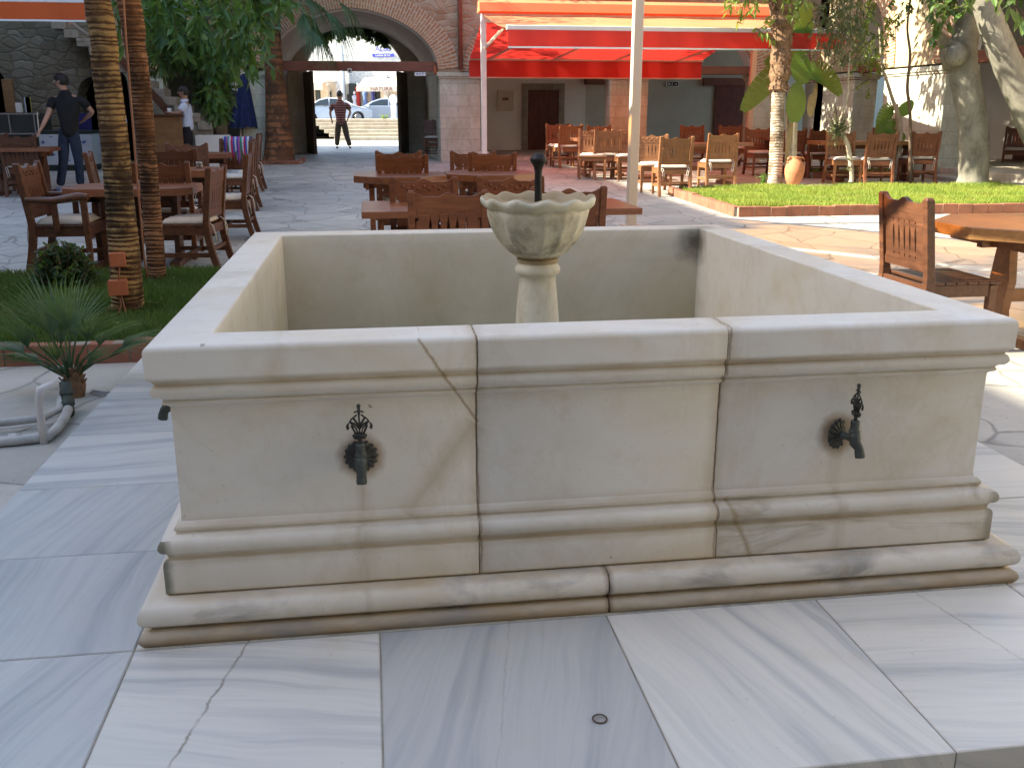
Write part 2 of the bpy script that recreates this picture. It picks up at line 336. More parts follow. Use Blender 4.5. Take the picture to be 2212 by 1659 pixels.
def leafm(name, c1, c2, trans=.35, rough=.42):
    s = NT(name, rough, .45); co = s.coord()
    n = s.noise(co, 2.6, 3); n2 = s.noise(co, 23, 2)
    c = s.ramp(s.math('ADD', s.math('MULTIPLY', n, .6), s.math('MULTIPLY', n2, .4)), [(.36, c2), (.62, c1)])
    s.base(c)
    tr = s.n('BsdfTranslucent', {'Color': s.mix(.5, c, (.35, .5, .05))})
    ms = s.n('MixShader', {0: trans, 1: s.b.outputs[0], 2: tr.outputs[0]})
    s.t.links.new(ms.outputs[0], s.t.nodes['Material Output'].inputs[0]); return s.m
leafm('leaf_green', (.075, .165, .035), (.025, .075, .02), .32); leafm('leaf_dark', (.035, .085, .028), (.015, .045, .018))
leafm('leaf_fresh', (.10, .24, .035), (.06, .15, .03)); leafm('leaf_olive', (.21, .25, .13), (.11, .14, .07))
leafm('leaf_yellow', (.26, .32, .06), (.13, .20, .04), .45); leafm('leaf_banana', (.13, .27, .05), (.07, .16, .04), .5)
leafm('leaf_fan', (.11, .19, .10), (.05, .11, .055)); leafm('leaf_magnolia', (.09, .16, .03), (.05, .10, .025), .2)
def grassm(name, c1, c2, c3):
    s = NT(name, .6, .3); co = s.coord(); n = s.ramp(s.noise(co, 1.3, 5, .7), [(.38, 0.), (.62, 1.)]); n2 = s.noise(co, 40, 2)
    c = s.mix(n, c1, c2); c = s.mix(s.ramp(s.noise(co, 2.9, 4, .7), [(.55, 0.), (.70, .8)]), c, c3); c = s.mix(s.ramp(n2, [(.5, 0.), (.7, .5)]), c, tuple(q*1.5 for q in c2)); s.base(c)
    tr = s.n('BsdfTranslucent', {'Color': c}); ms = s.n('MixShader', {0: .4, 1: s.b.outputs[0], 2: tr.outputs[0]}); s.t.links.new(ms.outputs[0], s.t.nodes['Material Output'].inputs[0])
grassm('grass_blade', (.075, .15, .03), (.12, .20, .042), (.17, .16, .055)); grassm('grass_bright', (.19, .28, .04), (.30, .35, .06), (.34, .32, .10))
leafm('flower_red', (.55, .12, .09), (.4, .06, .05))
leafm('dry_leaf', (.42, .33, .19), (.27, .19, .1), .3)

def fabric(name, c, trans):
    s = NT(name, .8, .2); co = s.coord(); n = s.noise(co, 1.2, 3)
    cc = s.ramp(n, [(.35, tuple(q*.88 for q in c)), (.7, c)]); s.base(cc)
    tr = s.n('BsdfTranslucent', {'Color': s.mix(.3, cc, (1, .02, .02) if c[0] > .4 else cc)})
    ms = s.n('MixShader', {0: trans, 1: s.b.outputs[0], 2: tr.outputs[0]})
    s.t.links.new(ms.outputs[0], s.t.nodes['Material Output'].inputs[0]); return s.m
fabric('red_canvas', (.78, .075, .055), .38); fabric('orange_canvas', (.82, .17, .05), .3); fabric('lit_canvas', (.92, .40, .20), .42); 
def shadecloth():
    s = NT('shade_canvas', .8, .2); s.base((.85, .45, .20)); tr = s.n('BsdfTransparent', {'Color': (1., .54, .17, 1)})
    ms = s.n('MixShader', {0: .62, 1: s.b.outputs[0], 2: tr.outputs[0]}); s.t.links.new(ms.outputs[0], s.t.nodes['Material Output'].inputs[0])
shadecloth(); fabric('cream_canvas', (.75, .72, .62), .3)

def stripes(name, cols, freq, axis=2, rough=.9):
    s = NT(name, rough, .1); co = s.coord(); q = s.sep(co)[axis]
    f = s.math('FRACT', s.math('MULTIPLY', q, freq)); k = len(cols)
    s.base(s.ramp(f, [(i/k, c) for i, c in enumerate(cols)], 'CONSTANT')); return s.m
stripes('striped_polo', [(.13, .045, .04), (.12, .04, .035), (.32, .20, .18), (.12, .04, .035)], 13)
stripes('towel_stripes', [(.5, .52, .6), (.05, .10, .35), (.45, .03, .10), (.5, .5, .55), (.03, .22, .17), (.35, .1, .3), (.05, .06, .3)], 5, 0)
def check():
    s = NT('blue_check', .9, .1); co = s.coord(); x, y, z = s.sep(co)
    a = s.math('GREATER_THAN', s.math('FRACT', s.math('MULTIPLY', z, 22)), .6); b = s.math('GREATER_THAN', s.math('FRACT', s.math('MULTIPLY', x, 24)), .6)
    s.base(s.ramp(s.math('MULTIPLY', s.math('ADD', a, b), .5), [(0, (.45, .55, .75)), (.4, (.14, .25, .5)), (.9, (.04, .08, .25))], 'CONSTANT')); return s.m
check()
def mosaic():
    s = NT('mosaic_render', .7, .3); co = s.coord()
    n = s.n('TexVoronoi', {'Vector': co, 'Scale': 12.}).outputs['Color']; cr = s.n('SeparateColor', {0: n}).outputs[0]
    s.base(s.ramp(cr, [(0, (.44, .45, .44)), (1, (.68, .68, .66))])); return s.m
mosaic()

# ---------------------------------------------------------------- mesh builder
class MB:
    def __init__(s): s.v = []; s.f = []; s.uv = None; s.tint = None
    def quad(s, *p):
        i = len(s.v); s.v += [tuple(q) for q in p]; s.f.append(tuple(range(i, i+len(p)))); return s
    def box(s, x0, x1, y0, y1, z0, z1, M=None):
        p = [Vector((x, y, z)) for z in (z0, z1) for x, y in ((x0, y0), (x1, y0), (x1, y1), (x0, y1))]
        if M is not None: p = [M @ q for q in p]
        i = len(s.v); s.v += [tuple(q) for q in p]
        for q in ((0, 3, 2, 1), (4, 5, 6, 7), (0, 1, 5, 4), (1, 2, 6, 5), (2, 3, 7, 6), (3, 0, 4, 7)): s.f.append(tuple(i+k for k in q))
        return s
    def bar(s, a, b, w, h, up=(0, 0, 1), w2=None, h2=None):      # box from a to b
        a, b = Vector(a), Vector(b); d = (b-a); L = d.length; d.normalize(); up = Vector(up)
        sx = d.cross(up)
        if sx.length < 1e-4: sx = d.cross(Vector((0, 1, 0)))
        sx.normalize(); sz = sx.cross(d).normalized(); w2 = w if w2 is None else w2; h2 = h if h2 is None else h2
        i = len(s.v)
        for p, ww, hh in ((a, w, h), (b, w2, h2)):
            for q, r in ((-1, -1), (1, -1), (1, 1), (-1, 1)): s.v.append(tuple(p+sx*q*ww/2+sz*r*hh/2))
        for q in ((0, 1, 2, 3), (7, 6, 5, 4), (0, 4, 5, 1), (1, 5, 6, 2), (2, 6, 7, 3), (3, 7, 4, 0)): s.f.append(tuple(i+k for k in q))
        return s
    def lathe(s, prof, n=24, c=(0, 0, 0), M=None, cap=True):
        i = len(s.v)
        for r, z in prof:
            for k in range(n):
                a = 2*PI*k/n; p = Vector((r*math.cos(a), r*math.sin(a), z))
                if M is not None: p = M @ p
                s.v.append(tuple(p+Vector(c)))
        for j in range(len(prof)-1):
            for k in range(n):
                a = i+j*n+k; b = i+j*n+(k+1) % n; s.f.append((a, b, b+n, a+n))
        if cap:
            s.f.append(tuple(i+k for k in reversed(range(n)))); s.f.append(tuple(i+(len(prof)-1)*n+k for k in range(n)))
        return s
    def tube(s, pts, rad, n=8, cap=True):
        pts = [Vector(p) for p in pts]; i = len(s.v); m = len(pts)
        rr = rad if isinstance(rad, (list, tuple)) else [rad]*m
        ref = Vector((0, 0, 1)) if abs((pts[-1]-pts[0]).normalized().z) < .9 else Vector((1, 0, 0))
        for j, p in enumerate(pts):
            t = (pts[min(j+1, m-1)]-pts[max(j-1, 0)]).normalized()
            a = t.cross(ref).normalized(); b = t.cross(a).normalized()
            for k in range(n):
                q = 2*PI*k/n; s.v.append(tuple(p+(a*math.cos(q)+b*math.sin(q))*rr[j]))
        for j in range(m-1):
            for k in range(n):
                a = i+j*n+k; b = i+j*n+(k+1) % n; s.f.append((a, b, b+n, a+n))
        if cap: s.f.append(tuple(i+k for k in reversed(range(n)))); s.f.append(tuple(i+(m-1)*n+k for k in range(n)))
        return s
    def prism(s, poly, fn, d0, d1):        # poly (a,b) list; fn(a,b,d) -> xyz
        i = len(s.v); n = len(poly)
        s.v += [tuple(fn(a, b, d0)) for a, b in poly]+[tuple(fn(a, b, d1)) for a, b in poly]
        s.f.append(tuple(i+k for k in range(n))); s.f.append(tuple(i+n+k for k in reversed(range(n))))
        for k in range(n): s.f.append((i+k, i+n+k, i+n+(k+1) % n, i+(k+1) % n))
        return s
    def ball(s, c, r, n=10, sz=1.):
        return s.lathe([(max(r*math.sin(PI*j/n), .0004), -r*sz*math.cos(PI*j/n)) for j in range(n+1)], n+2, c)
    def build(s, name, mat, parent=None, smooth=False, bevel=0, seg=2, sub=0):
        me = bpy.data.meshes.new(name); me.from_pydata(s.v, [], s.f)
        if s.uv:
            l = me.uv_layers.new(name='UVMap')
            for k, q in enumerate(s.uv): l.data[k].uv = q
        if s.tint:
            a = me.attributes.new('tint', 'FLOAT', 'FACE')
            for k, q in enumerate(s.tint): a.data[k].value = q
        me.materials.append(MATS[mat]); me.update()
        if smooth:
            for p in me.polygons: p.use_smooth = True
        o = bpy.data.objects.new(name, me); col.objects.link(o)
        if parent: o.parent = parent
        if bevel:
            b = o.modifiers.new('bevel', 'BEVEL'); b.width = bevel; b.segments = seg; b.limit_method = 'ANGLE'; b.angle_limit = R(40)
        if sub:
            b = o.modifiers.new('sub', 'SUBSURF'); b.levels = sub; b.render_levels = sub
        return o
def autosmooth(o, ang=35):
    me = o.data
    for p in me.polygons: p.use_smooth = True
    try: me.set_sharp_from_angle(angle=R(ang))
    except Exception: pass
    return o
def thing(name, label, cat, loc=(0, 0, 0), rz=0, group=None):
    o = bpy.data.objects.new(name, None); col.objects.link(o); o.location = loc; o.rotation_euler = (0, 0, rz)
    o['label'] = label; o['category'] = cat
    if group: o['group'] = group
    o.empty_display_size = .2
    return o
def tag(o, label, cat, group=None):
    o['label'] = label; o['category'] = cat
    if group: o['group'] = group
    return o
def struct(o): o['kind'] = 'structure'; return o
def text(name, body, size, mat, parent, M, ext=.002, squeeze=1.):
    cu = bpy.data.curves.new(name, 'FONT'); cu.body = body; cu.size = size; cu.extrude = ext; cu.align_x = 'CENTER'; cu.align_y = 'CENTER'
    tmp = bpy.data.objects.new(name+'_c', cu); col.objects.link(tmp)
    dg = bpy.context.evaluated_depsgraph_get(); me = bpy.data.meshes.new_from_object(tmp.evaluated_get(dg))
    bpy.data.objects.remove(tmp); me.transform(Matrix.Diagonal((squeeze, 1, 1, 1))); me.transform(M); me.materials.clear(); me.materials.append(MATS[mat]); me.name = name
    o = bpy.data.objects.new(name, me); col.objects.link(o); o.parent = parent; return o
FACE_CAM = Matrix.Rotation(PI/2, 4, 'X')

# ================================================================ GROUND
g = MB(); ys = [-60, -20, -8, -3, 0, 2, 4.5]+[4.5+1.35*k for k in range(1, 11)]+[20, 22, 27.2]
for y0, y1 in zip(ys, ys[1:]):
    g.quad((-60, y0, gz(y0)), (60, y0, gz(y0)), (60, y1, gz(y1)), (-60, y1, gz(y1)))
g.quad((-60, 27.2, gz(27.2)), (60, 27.2, gz(27.2)), (60, 42, .28), (-60, 42, .28))
g.quad((-60, 42, .28), (60, 42, .28), (200, 300, .3), (-200, 300, .3))
struct(g.build('ground', 'flagstone'))

# marble paving round the fountain: slabs each with their own veins
def slabs():
    m = MB(); m.uv = []; m.tint = []
    X0, X1, Y0, Y1 = -.79, 3.19, -.78, 3.26; gp = .0022
    L = []
    fx = [X0, -.085, .568, 1.212, 1.848, 2.47, X1]
    # (angle the veins run at, tint)
    fr = [(161, .65), (78, .12), (163, .9), (12, .1), (83, .15), (95, .25)]
    for k in range(6): L.append((fx[k], fx[k+1], Y0, -.07, *fr[k]))
    ly = [-.07, .553, 1.17, 1.82, 2.5, Y1]
    lf = [(179, .75), (165, .7), (96, .3), (96, .8), (80, .1)]
    for k in range(5): L.append((X0, -.085, ly[k], ly[k+1], *lf[k]))
    rf = [(75, .2), (88, .15), (60, .1), (20, .5), (80, .2)]
    for k in range(5): L.append((2.47, X1, ly[k], ly[k+1], *rf[k]))
    bx = [-.085, .6, 1.25, 1.9, 2.47]
    for k in range(4): L.append((bx[k], bx[k+1], 2.52, Y1, 30+40*k, .3))
    L.append((-.085, 2.47, -.07, 2.52, 10, .3))
    for x0, x1, y0, y1, ang, ti in L:
        x0 += gp; x1 -= gp; y0 += gp; y1 -= gp; b = len(m.v)
        e = .003
        top = [(x0+e, y0+e), (x1-e, y0+e), (x1-e, y1-e), (x0+e, y1-e)]; bot = [(x0, y0), (x1, y0), (x1, y1), (x0, y1)]
        z = random.uniform(-.0008, .0008)
        m.v += [(x, y, z) for x, y in top]+[(x, y, z-e) for x, y in bot]+[(x, y, -.066) for x, y in bot]
        fs = [(0, 1, 2, 3)]+[(4+k, 4+(k+1) % 4, (k+1) % 4, k) for k in range(4)]+[(8+k, 8+(k+1) % 4, 4+(k+1) % 4, 4+k) for k in range(4)]
        ox, oy = random.uniform(0, 50), random.uniform(0, 50); ca, sa = math.cos(R(ang)), math.sin(R(ang))
        for f in fs:
            m.f.append(tuple(b+k for k in f)); m.tint.append(ti)
            for k in f:
                x, y, zz = m.v[b+k]; m.uv.append((ox+ca*x+sa*(y)+zz*.5, oy-sa*x+ca*y+zz*.5))
    return m
o = struct(slabs().build('marble_paving', 'paving_marble'))
gr = MB().box(-.786, 3.186, -.776, 3.256, -.069, -.004); struct(gr.build('paving_bed', 'grout'))
# drain cover set in the grey slab
dr = thing('floor_drain', 'small round metal drain plug set in the grey marble slab before the fountain', 'drain', (1.079, -.545, .001))
MB().lathe([(.014, 0), (.014, .0015), (.012, .002)], 24).build('plug', 'drain_metal', dr)
mb = MB(); mb.lathe([(.0155, .0), (.0185, .0), (.0185, .002), (.0155, .002), (.0155, 0)], 28, cap=False); mb.build('ring', 'soil', dr)

# ================================================================ FOUNTAIN BASIN
W, L_, H_ = 2.43, 2.48, .814
T_ = .155
fount = thing('marble_fountain', 'large square white marble fountain basin with moulded rim and three stained front panels', 'fountain', (0, 0, 0))
def arc(cx, cz, r, a0, a1, n): return [(cx+r*math.cos(R(a0+(a1-a0)*k/n)), cz+r*math.sin(R(a0+(a1-a0)*k/n))) for k in range(n+1)]
# profile: offset outwards (+) from the rim's outer face, height
prof_wall = [(-.155, .12), (-.155, H_-.008)]+arc(-.147, H_-.008, .008, 180, 90, 3)+arc(-.018, H_-.018, .018, 90, 0, 5)[0:]+[(-.001, .735)]+arc(-.008, .731, .008, 0, -70, 3)+[(-.014, .716), (-.017, .710)]+arc(-.026, .690, .019, 65, -75, 7)+[(-.030, .668), (-.033, .661)]+arc(-.038, .657, .009, 20, -90, 4)+[(-.046, .642), (-.047, .60), (-.046, .33), (-.044, .317)]+[(-.036, .313)]+arc(-.038, .300, .011, 60, -60, 4)+[(-.029, .285)]+arc(-.012, .262, .024, 75, -75, 8)[0:]+[(-.008, .233), (-.010, .226)]+arc(-.007, .212, .010, 90, 0, 3)+[(.004, .205), (.004, .126), (-.002, .120)]
prof_pl = [(-.155, .0), (-.155, .1185), (.030, .1185)]+arc(.036, .0845, .034, 90, -60, 9)+[(.044, .049), (.040, .044)]+arc(.050, .022, .022, 100, -40, 7)+[(.064, .003), (.062, .0)]
def pos(side, t, off):      # point at along-coordinate t on a side; off outwards
    if side == 0: return (t, -off)
    if side == 1: return (W+off, t)
    if side == 2: return (W-t, L_+off)
    return (-off, L_-t)
def block(prof, side, t0, t1, m0, m1, name, round_=.004):
    gap_ = .0008 if side == 0 else .0001
    if side: round_ = .0012
    m = MB(); n = len(prof); Ls = W if side in (0, 2) else L_
    def ring(t, mit, sgn, shrink=0):
        cx = sum(p[0] for p in prof)/n; cz = sum(p[1] for p in prof)/n
        for o_, z in prof:
            tt = t+(sgn*o_ if mit else 0); oo = o_-(shrink if o_ > -.1 else -shrink*0); 
            x, y = pos(side, tt, oo); m.v.append((x, y, z-(shrink if z > H_-.01 else 0)))
    secs = []
    if m0: secs.append((t0, True, -1, 0))
    else: secs += [(t0+gap_, False, 0, round_), (t0+gap_+round_*.4, False, 0, round_*.35), (t0+gap_+round_*1.2, False, 0, 0)]
    if m1: secs.append((t1, True, 1, 0))
    else: secs += [(t1-gap_-round_*1.2, False, 0, 0), (t1-gap_-round_*.4, False, 0, round_*.35), (t1-gap_, False, 0, round_)]
    for q in secs: ring(*q)
    for j in range(len(secs)-1):
        for k in range(n):
            a = j*n+k; b = j*n+(k+1) % n; m.f.append((a, b, b+n, a+n))
    m.f.append(tuple(reversed(range(n)))); m.f.append(tuple(range((len(secs)-1)*n, len(secs)*n)))
    o = m.build(name, 'fountain_marble', fount); autosmooth(o, 28); return o
for side, cuts in ((0, (.855, 1.555)), (1, (.77, 1.6)), (2, (.75, 1.53)), (3, (1.27, 1.6))):
    Ls = W if side in (0, 2) else L_
    tt = [0, *cuts, Ls]
    for k in range(3): block(prof_wall, side, tt[k], tt[k+1], k == 0, k == 2, 'basin_wall')
    c = 1.22
    block(prof_pl, side, 0, c, True, False, 'plinth', .006); block(prof_pl, side, c, Ls, False, True, 'plinth', .006)
MB().box(.14, W-.14, .14, L_-.14, .05, .13).build('basin_floor', 'fountain_marble', fount)

# taps
def make_tap(loc, rz, hrot, label):
    t = bpy.data.objects.new('tap', None); col.objects.link(t); t.parent = fount; t.location = loc; t.rotation_euler = (0, 0, rz)
    # local: wall plane y=0, tap comes out towards -y
    m = MB(); n = 64; rp = [(.004, -.012), (.020, -.012), (.026, -.007), (.036, -.008), (.043, -.004), (.045, 0)]; i0 = 0
    for r, yy in rp:
        for k in range(n):
            a = 2*PI*k/n; rr = r*(1+.07*math.cos(16*a)*(r/.045)); m.v.append((rr*math.cos(a), yy-.002*math.cos(16*a)*(r/.045), rr*math.sin(a)))
    for j in range(len(rp)-1):
        for k in range(n): m.f.append((j*n+k, j*n+(k+1) % n, (j+1)*n+(k+1) % n, (j+1)*n+k))
    m.f.append(tuple(range(n)))
    tr = thing_child = m.build('rosette', 'dark_bronze', t, True)
    m = MB(); m.tube([(0, 0, 0), (0, -.02, 0), (0, -.045, .0), (0, -.058, -.004)], [.011, .010, .011, .012], 14)
    m.tube([(0, -.055, .018), (0, -.058, .004), (0, -.062, -.012), (0, -.076, -.024), (0, -.081, -.040), (0, -.083, -.050)], [.0155, .0175, .0165, .0130, .0145, .0140], 14)
    m.lathe([(.0142, .017), (.0158, .019), (.0158, .024), (.0138, .027), (.0125, .030), (.0125, .050), (.0135, .052), (.009, .056)], 18, (0, -.055, 0))
    m.build('spout', 'verdigris', t, True)
    m = MB(); c0 = Vector((0, -.055, .055)); ch, sh = math.cos(hrot), math.sin(hrot)
    def P(a, b, k=0): return c0+Vector((a*ch-k*sh, a*sh+k*ch, b))*1.4
    m.tube([P(0, -.002), P(0, .006), P(0, .012)], [.0065, .005, .0075], 10)
    m.prism([(-.010, .010), (.010, .010), (.014, .017), (.008, .021), (-.008, .021), (-.014, .017)], lambda a, b, d: P(a, b, d), -.004, .004)
    cv = lambda pts, r=.0031: m.tube([P(a, b) for a, b in pts], r, 6)
    cv([(0, .018), (0, .045), (0, .058)], .0026)
    for sg in (-1, 1):
        cv([(sg*.003, .020), (sg*.006, .030), (sg*.011, .036), (sg*.018, .044), (sg*.021, .040), (sg*.020, .031)], .0023)
        cv([(sg*.021, .040), (sg*.0235, .036), (sg*.022, .029)], .003)
        cv([(sg*.007, .020), (sg*.012, .030), (sg*.015, .037)])
        cv([(sg*.018, .044), (sg*.014, .050), (sg*.010, .053), (sg*.004, .058)], .0023)
        cv([(0, .036), (sg*.006, .044), (sg*.011, .052)])
        cv([(0, .030), (sg*.009, .040), (sg*.018, .044)])
        cv([(0, .064), (sg*.006, .0645), (sg*.009, .062)], .0022)
    m.tube([P(0, .056), P(0, .062), P(0, .066), P(0, .070), P(0, .076), P(0, .079)], [.0028, .0042, .0046, .0040, .0062, .003], 10)
    m.build('handle', 'dark_bronze', t, True)
    if label: t['label'] = label
    return t
make_tap((.536, .046, .478), 0, 0, 'left front tap with openwork handle seen face on')
make_tap((1.930, .046, .474), R(24), R(66), 'right front tap with its handle turned edge on')
make_tap((.046, .315, .575), R(-90), R(20), 'tap on the left side wall, only its tip in view')

# pedestal bowl
bx, by = 1.233, 1.24
ped = thing('pedestal_bowl', 'scalloped marble bowl on a flared column with a dark metal spout standing in the basin', 'fountain bowl', (bx, by, .13))
m = MB(); N = 144
outer = [(.062, .705), (.085, .712), (.118, .735), (.152, .775), (.180, .825), (.196, .875), (.200, .893), (.196, .899), (.206, .905), (.219, .918), (.2225, .932), (.217, .944), (.206, .946), (.193, .938), (.182, .922), (.165, .880), (.13, .82), (.07, .785), (.004, .778)]
for j, (r, z) in enumerate(outer):
    for k in range(N):
        a = 2*PI*k/N; rr = r; zz = z
        if 2 <= j <= 5:
            w_ = [0, 0, .5, .9, 1., .6][j]; rr = r*(1-.06*w_*abs(math.sin(8*a+.3))**.7+.03*w_)
        if 7 <= j <= 14:
            w_ = {7: .3, 8: .8, 9: 1, 10: 1, 11: 1, 12: .95, 13: .8, 14: .4}[j]
            zz += .0065*w_*math.cos(12*a); rr *= 1+.018*w_*math.cos(12*a+.5)
        m.v.append((rr*math.cos(a), rr*math.sin(a), zz))
for j in range(len(outer)-1):
    for k in range(N):
        a = j*N+k; b = j*N+(k+1) % N; m.f.append((a, b, b+N, a+N))
m.f.append(tuple(reversed(range(N)))); m.f.append(tuple((len(outer)-1)*N+k for k in range(N)))
def bowl_mat():
    s = NT('bowl_marble', .55, .35); co = s.coord(); x, y, z = s.sep(co)
    n = s.noise(s.mp(co, (1, 1, .45)), 9, 5, .65, .5); c = s.ramp(n, [(.32, (.62, .58, .44)), (.5, (.67, .64, .53)), (.68, (.50, .44, .29))])
    d = s.ramp(s.noise(co, 13, 6, .7, .4), [(.45, 0.), (.68, .85)]); lo = s.math('MULTIPLY', s.ramp(z, [(.69, 1.), (.76, .9), (.89, .55), (.93, 0.)]), s.math('GREATER_THAN', z, .70))
    c = s.mix(s.math('MULTIPLY', d, lo), c, (.17, .14, .10))
    inn = s.math('LESS_THAN', s.math('SQRT', s.math('ADD', s.math('MULTIPLY', x, x), s.math('MULTIPLY', y, y))), s.math('SUBTRACT', s.math('MULTIPLY', z, .55), .30))
    c = s.mix(s.math('MULTIPLY', inn, .75), c, (.30, .20, .08))
    s.base(c); s.bump(s.noise(co, 60, 4), .25, .003)
bowl_mat()
m.build('bowl', 'bowl_marble', ped, True)
o = MB().lathe([(.15, -.002), (.152, .03), (.135, .05), (.122, .07), (.112, .13), (.099, .30), (.090, .42), (.082, .52), (.074, .60), (.071, .635), (.075, .640), (.086, .648), (.090, .66), (.088, .673), (.080, .68), (.078, .692), (.084, .70), (.078, .708), (.05, .712)], 48).build('column', 'bowl_marble', ped, True)
MB().lathe([(.016, .775), (.0175, .82), (.0145, .90), (.0140, 1.03), (.0155, 1.045), (.02, 1.06), (.031, 1.077), (.033, 1.085), (.031, 1.09), (.026, 1.098), (.022, 1.104), (.01, 1.108), (.0006, 1.109)], 20).build('spout', 'black_iron', ped, True)

# ================================================================ CHAIRS
def back_y(z): return -.20-.13*max(0, z-.44)-.09*max(0, (.44-z)/.44)**1.6
def fret_panel(solid_low=False):
    m = MB(); th = .020
    def strip(xa, xb, zs, t=th):       # xa(z), xb(z)
        i = len(m.v); k = len(zs)
        for z in zs:
            y = back_y(z)
            for x, yy in ((xa(z), y-t/2), (xb(z), y-t/2), (xb(z), y+t/2), (xa(z), y+t/2)): m.v.append((x, yy, z))
        for j in range(k-1):
            for q in range(4): a = i+4*j+q; b = i+4*j+(q+1) % 4; m.f.append((a, b, b+4, a+4))
        m.f.append((i+3, i+2, i+1, i)); m.f.append((i+4*k-4, i+4*k-3, i+4*k-2, i+4*k-1))
    # crest with a wavy top edge, built of columns
    nx = 28
    zt = lambda x: .917+.013*math.cos(2*PI*x/.24)+.006*math.cos(4*PI*x/.24)
    for k in range(nx):
        x0, x1 = -.235+.47*k/nx, -.235+.47*(k+1)/nx
        i = len(m.v)
        for z, xx in ((.80, x0), (.80, x1), (zt(x1), x1), (zt(x0), x0)):
            m.v.append((xx, back_y(z)-.014, z))
        for z, xx in ((.80, x0), (.80, x1), (zt(x1), x1), (zt(x0), x0)):
            m.v.append((xx, back_y(z)+.014, z))
        m.f += [(i, i+1, i+2, i+3), (i+7, i+6, i+5, i+4), (i+3, i+2, i+6, i+7), (i, i+4, i+5, i+1)]
        if k == 0: m.f.append((i, i+3, i+7, i+4))
        if k == nx-1: m.f.append((i+1, i+5, i+6, i+2))
    # carved relief on the crest
    for k in range(9):
        x = -.17+.0425*k; z = .865+.012*math.cos(k*PI); m.ball((x, back_y(z)+.014, z), .014, 5)
    strip(lambda z: -.235, lambda z: .235, [.50, .545], .026)
    def s_(z):                      # half width of a slot at height z
        if .775 < z < .797: return .0075*(1-abs(z-.786)/.011)
        if .605 < z < .765: q = (z-.605)/.16; return .003+.0085*math.sin(PI*q)**1.2*(1 if q > .5 else .8)
        if .565 < z < .590: return .0075*(1-abs(z-.5775)/.0125)
        return .0004
    zs = [.545, .565, .571, .5775, .584, .590, .598, .605]+[.605+.16*k/10 for k in range(1, 11)]+[.775, .7805, .786, .7915, .797, .80]
    cx = [-.125+.0625*k for k in range(5)]
    edge = lambda z: .205 if .775 > z > .735 else (.222 if z > .545 else .235)
    for k in range(6):
        xa = (lambda z: -edge(z)) if k == 0 else (lambda z, c=cx[k-1]: c+s_(z))
        xb = (lambda z: edge(z)) if k == 5 else (lambda z, c=cx[k]: c-s_(z))
        strip(xa, xb, zs)
    return m
CH = {}
def chair_meshes():
    m = fret_panel(); CH['back_panel'] = m
    def rear(sx):
        m = MB(); zs = [0, .1, .2, .3, .38, .44, .5, .6, .7, .8, .9, .935, .95]
        for j, z in enumerate(zs):
            y = back_y(z); w = .024; d = .030 if z < .5 else .026
            if z < .1: d = .024
            if z > .94: w = .017; d = .018
            for x, yy in ((-w, -d), (w, -d), (w, d), (-w, d)): m.v.append((sx*.256+x, y+yy, z))
        for j in range(len(zs)-1):
            for q in range(4): a = 4*j+q; b = 4*j+(q+1) % 4; m.f.append((a, b, b+4, a+4))
        m.f.append((3, 2, 1, 0)); k = 4*len(zs)-4; m.f.append((k, k+1, k+2, k+3)); return m
    CH['rear_leg'] = [rear(-1), rear(1)]
    CH['front_leg'] = [MB().bar((s*.245, .225, 0), (s*.245, .225, .42), .036, .036, (0, 1, 0), .05, .05) for s in (-1, 1)]
    m = MB(); m.box(-.228, .228, .205, .243, .35, .425); m.box(-.262, -.232, -.19, .2, .35, .425); m.box(.232, .262, -.19, .2, .35, .425); m.box(-.23, .23, -.225, -.195, .35, .425)
    for k in range(6):
        y0 = -.17+k*.073; m.box(-.27, .27, y0, y0+.068, .427, .444)
    CH['seat'] = m
    m = MB(); n = 10
    for j in range(n+1):
        for i in range(n+1):
            u, v = i/n*2-1, j/n*2-1; e = (1-abs(u)**6)*(1-abs(v)**6)
            m.v.append((.245*u, .015+.205*v, .448+.012+.040*e**.35+.004*math.sin(9*u)*math.sin(7*v)))
    for j in range(n):
        for i in range(n): a = j*(n+1)+i; m.f.append((a, a+1, a+n+2, a+n+1))
    b = len(m.v)
    per = [(i, 0) for i in range(n)]+[(n, j) for j in range(n)]+[(n-i, n) for i in range(n)]+[(0, n-j) for j in range(n)]
    for i, j in per: u, v = i/n*2-1, j/n*2-1; m.v.append((.235*u, .015+.196*v, .446))
    for k, (i, j) in enumerate(per):
        k2 = (k+1) % len(per); i2, j2 = per[k2]; m.f.append((b+k, b+k2, j2*(n+1)+i2, j*(n+1)+i))
    m.f.append(tuple(b+k for k in reversed(range(len(per)))))
    CH['cushion'] = m
    CH['cushion_tie'] = []
    for s in (-1, 1):
        m = MB(); m.tube([(s*.225, -.20, .47), (s*.232, -.245, .44), (s*.215, -.262, .38), (s*.205, -.268, .29)], .0045, 5)
        m.tube([(s*.225, -.20, .47), (s*.20, -.25, .43), (s*.185, -.258, .36), (s*.18, -.262, .30)], .0045, 5); CH['cushion_tie'].append(m)
    m = MB()
    for s in (-1, 1): m.box(s*.248-.013, s*.248+.013, -.235, .21, .145, .185)
    m.box(-.235, .235, .0, .025, .15, .18); m.box(-.235, .235, -.24, -.215, .20, .235)
    CH['stretcher'] = m
    m = []
    for s in (-1, 1):
        a = MB(); pts = [(s*.29, -.215, .66), (s*.30, -.12, .655), (s*.305, 0, .65), (s*.305, .10, .665), (s*.305, .20, .68), (s*.305, .275, .675)]
        a.tube(pts, [.024, .028, .03, .033, .036, .03], 8); a.bar((s*.295, .235, .40), (s*.30, .235, .66), .045, .045, (0, 1, 0)); a.bar((s*.285, .0, .40), (s*.30, .0, .65), .032, .045, (0, 1, 0)); m.append(a)
    CH['armrest'] = m
